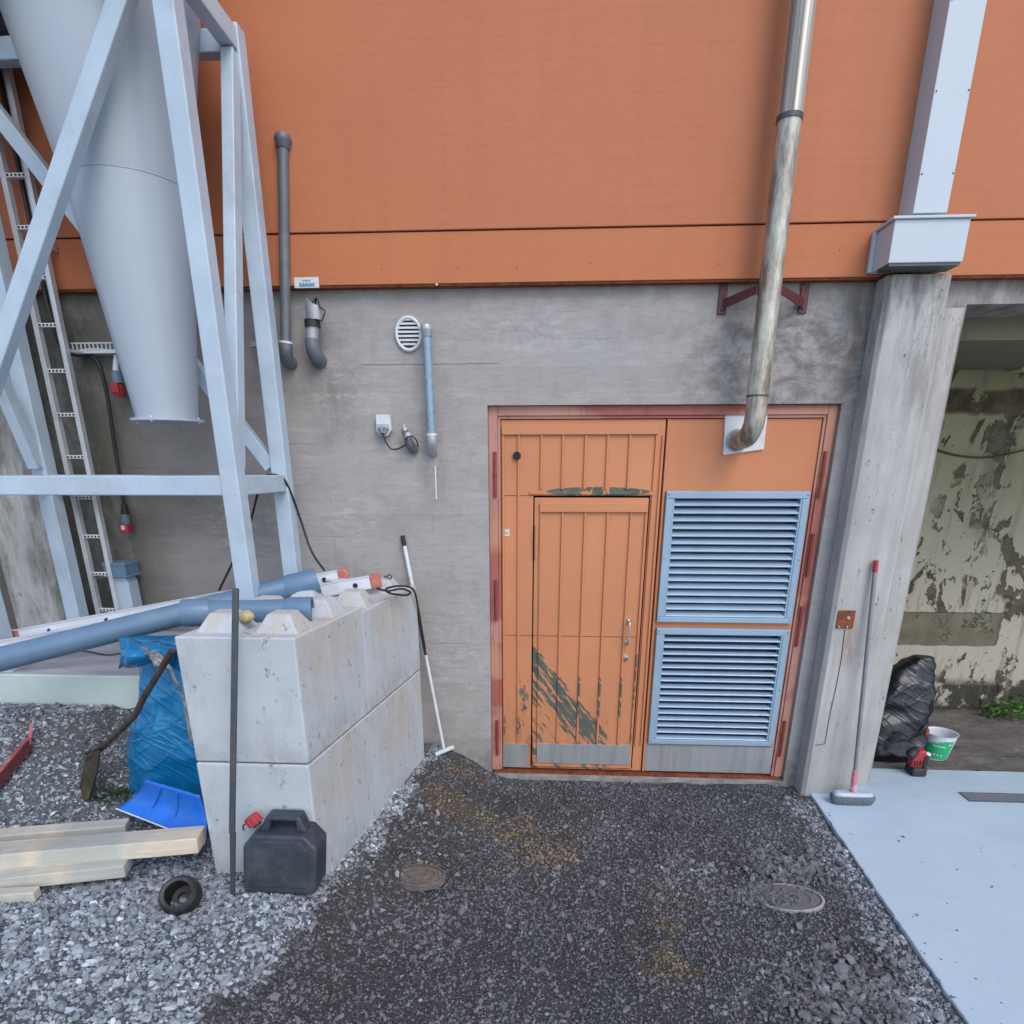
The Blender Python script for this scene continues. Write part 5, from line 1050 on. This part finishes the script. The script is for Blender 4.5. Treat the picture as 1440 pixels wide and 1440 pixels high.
# thin cable across the recess wall
m = MB(); pp = [aY(1310, 630, 1.52), aY(1345, 640, 1.52), aY(1390, 643, 1.52), aY(1440, 633, 1.52), aY(1500, 615, 1.52)]; m.tube(pp, .007, 6, True, 6); o = obj('slack_cable', m, 'wood_handle', loc=pp[0]); tag(o, 'thin slack cable sagging across the peeling recess wall', 'cable')
# plants
def leafy(name, label, centre, n, rx_, ry_, hz_, ls, mat, seed):
    rnd = random.Random(seed); m = MB()
    for i in range(n):
        a_ = rnd.uniform(0, 6.283); r_ = math.sqrt(rnd.random()); p = V(centre[0] + rx_ * r_ * math.cos(a_), centre[1] + ry_ * r_ * math.sin(a_), centre[2] + rnd.random() * hz_ * (1.1 - r_)); d_ = V(rnd.uniform(-1, 1), rnd.uniform(-1, .3), rnd.uniform(-.1, .9)).normalized(); s_ = d_.cross(V(rnd.uniform(-.3, .3), rnd.uniform(-.3, .3), 1)).normalized(); L_ = ls * rnd.uniform(.6, 1.3); u_ = d_.cross(s_) * L_ * .12
        m.add([p, p + d_ * L_ * .45 + s_ * L_ * .28 + u_, p + d_ * L_, p + d_ * L_ * .45 - s_ * L_ * .28 + u_, p + d_ * L_ * .5], [(0, 1, 4), (1, 2, 4), (2, 3, 4), (3, 0, 4)])
    t_ = thing(name, label, 'plant', centre); obj('foliage', m, mat, t_, normals=False)
    m = MB()
    for i in range(6): a_ = i * 1.05; m.tube([Vector(centre) + V(0, 0, -.02), Vector(centre) + V(rx_ * .35 * math.cos(a_), ry_ * .35 * math.sin(a_), hz_ * .5), Vector(centre) + V(rx_ * .7 * math.cos(a_), ry_ * .7 * math.sin(a_), hz_ * .75)], .003, 5)
    obj('stem', m, mat, t_); return t_
c = aZ(1438, 985, 0); leafy('fern', 'bright green leafy weed growing in the right corner of the recess', (4.06, 1.38, 0), 190, .22, .11, .20, .055, 'leaf', 2)
c = aY(32, 850, -.14); leafy('weed', 'dark leafy weed on the ledge between the left column and the tower leg', (-3.02, -.12, 1.02), 70, .10, .05, .26, .05, 'dark_leaf', 5)
c = aZ(165, 1130, .45); leafy('weed', 'low green weed tuft at the base of the blue sack', (c.x, c.y, float(height(np.array(c.x), np.array(c.y)))), 160, .09, .06, .06, .028, 'dark_leaf', 6)
c = aZ(1300, 935, 0)
# manhole covers
def manhole(label, px, py, z, rx_, mat, tiltx, ry_=.62):
    c = aZ(px, py, z); o = thing('manhole_cover', label, 'manhole cover', c, 'manhole covers'); n = 48
    def el(s_, dz_): return [(c.x + rx_ * s_ * math.cos(2 * math.pi * k / n), c.y + rx_ * ry_ * s_ * math.sin(2 * math.pi * k / n), c.z + dz_ + math.sin(2 * math.pi * k / n) * rx_ * ry_ * s_ * tiltx) for k in range(n)]
    m = MB(); m.grid([el(1.06, -.03), el(1.06, .004), el(.985, .006), el(.985, .0)], False, True); obj('cover_rim', m, 'manhole_rim' if mat == 'manhole_grey' else mat, o)
    m = MB(); m.grid([el(.98, -.002), el(.80, -.001), el(.79, .004), el(.66, .004), el(.65, -.001), el(.40, -.001), el(.39, .004), el(.30, .004), el(.29, -.001)], False, True); m.add(el(.29, -.001), [tuple(range(n))]); obj('cover_disc', m, mat, o); return o
manhole('rusty round manhole cover at the foot of the left gravel bank', 588, 1231, .026, .137, 'manhole_rust', .02)
manhole('grey half buried manhole cover near the slab edge', 1108, 1262, -.012, .168, 'manhole_grey', .0)
# gravel strewn over the half buried cover and loose larger stones
rs = np.random.default_rng(5)
def strew(px, py, spx, spy, n, r, bright, nm, lb):
    xs, ys = [], []
    for i in range(n): q = aZ(px + rs.normal(0, spx), py + rs.normal(0, spy), 0.0); xs.append(q.x); ys.append(q.y)
    xs, ys = np.array(xs), np.array(ys); k = xs < kerb_x(ys) - .03; xs, ys = xs[k], ys[k]; n = len(xs); rad = r * np.exp(rs.normal(0, .35, n)); c = tone(xs, ys) * bright * np.exp(rs.normal(0, .25, n))[:, None]; return stones(nm, xs, ys, rad, np.clip(c, .01, .6), lb, 'gravel', .7, .38 if r > .01 else .6)
strew(1082, 1255, 24, 7, 2600, .0065, 1.0, 'strewn_gravel', 'dark grit strewn over the half buried manhole cover')
strew(1100, 1216, 34, 8, 110, .016, 1.1, 'broken_stone', 'flat broken dark stones heaped behind the grey manhole cover')
strew(1215, 1385, 60, 40, 200, .014, 1.2, 'broken_stone', 'flat broken dark stones in the lower right beside the slab edge')
strew(596, 1222, 16, 6, 260, .005, 1.0, 'strewn_gravel', 'fine grit strewn along the far rim of the rusty manhole cover')
strew(560, 1185, 30, 22, 160, .011, 1.8, 'broken_stone', 'mid grey broken stones on the bank slope above the rusty cover')

# grit tracked onto the slab
n = 260; q = [aZ(rs.uniform(1150, 1440), rs.uniform(1115, 1440), 0) for i in range(n)]; xs = np.array([a_.x for a_ in q]); ys = np.array([a_.y for a_ in q]); near = np.exp(-(xs - kerb_x(ys)) / .12) > rs.uniform(0, 1, n)
k = (near | (rs.uniform(0, 1, n) < .12)) & (xs > kerb_x(ys)); xs, ys = xs[k], ys[k]; n = len(xs); _h = height; height = lambda a_, b_: np.zeros(np.shape(a_))
stones('slab_grit', xs, ys, .0035 * np.exp(rs.normal(0, .5, n)), np.tile((.12, .12, .13), (n, 1)), 'scattered dark grit lying on the pale slab along its edge', 'grit', .3); height = _h
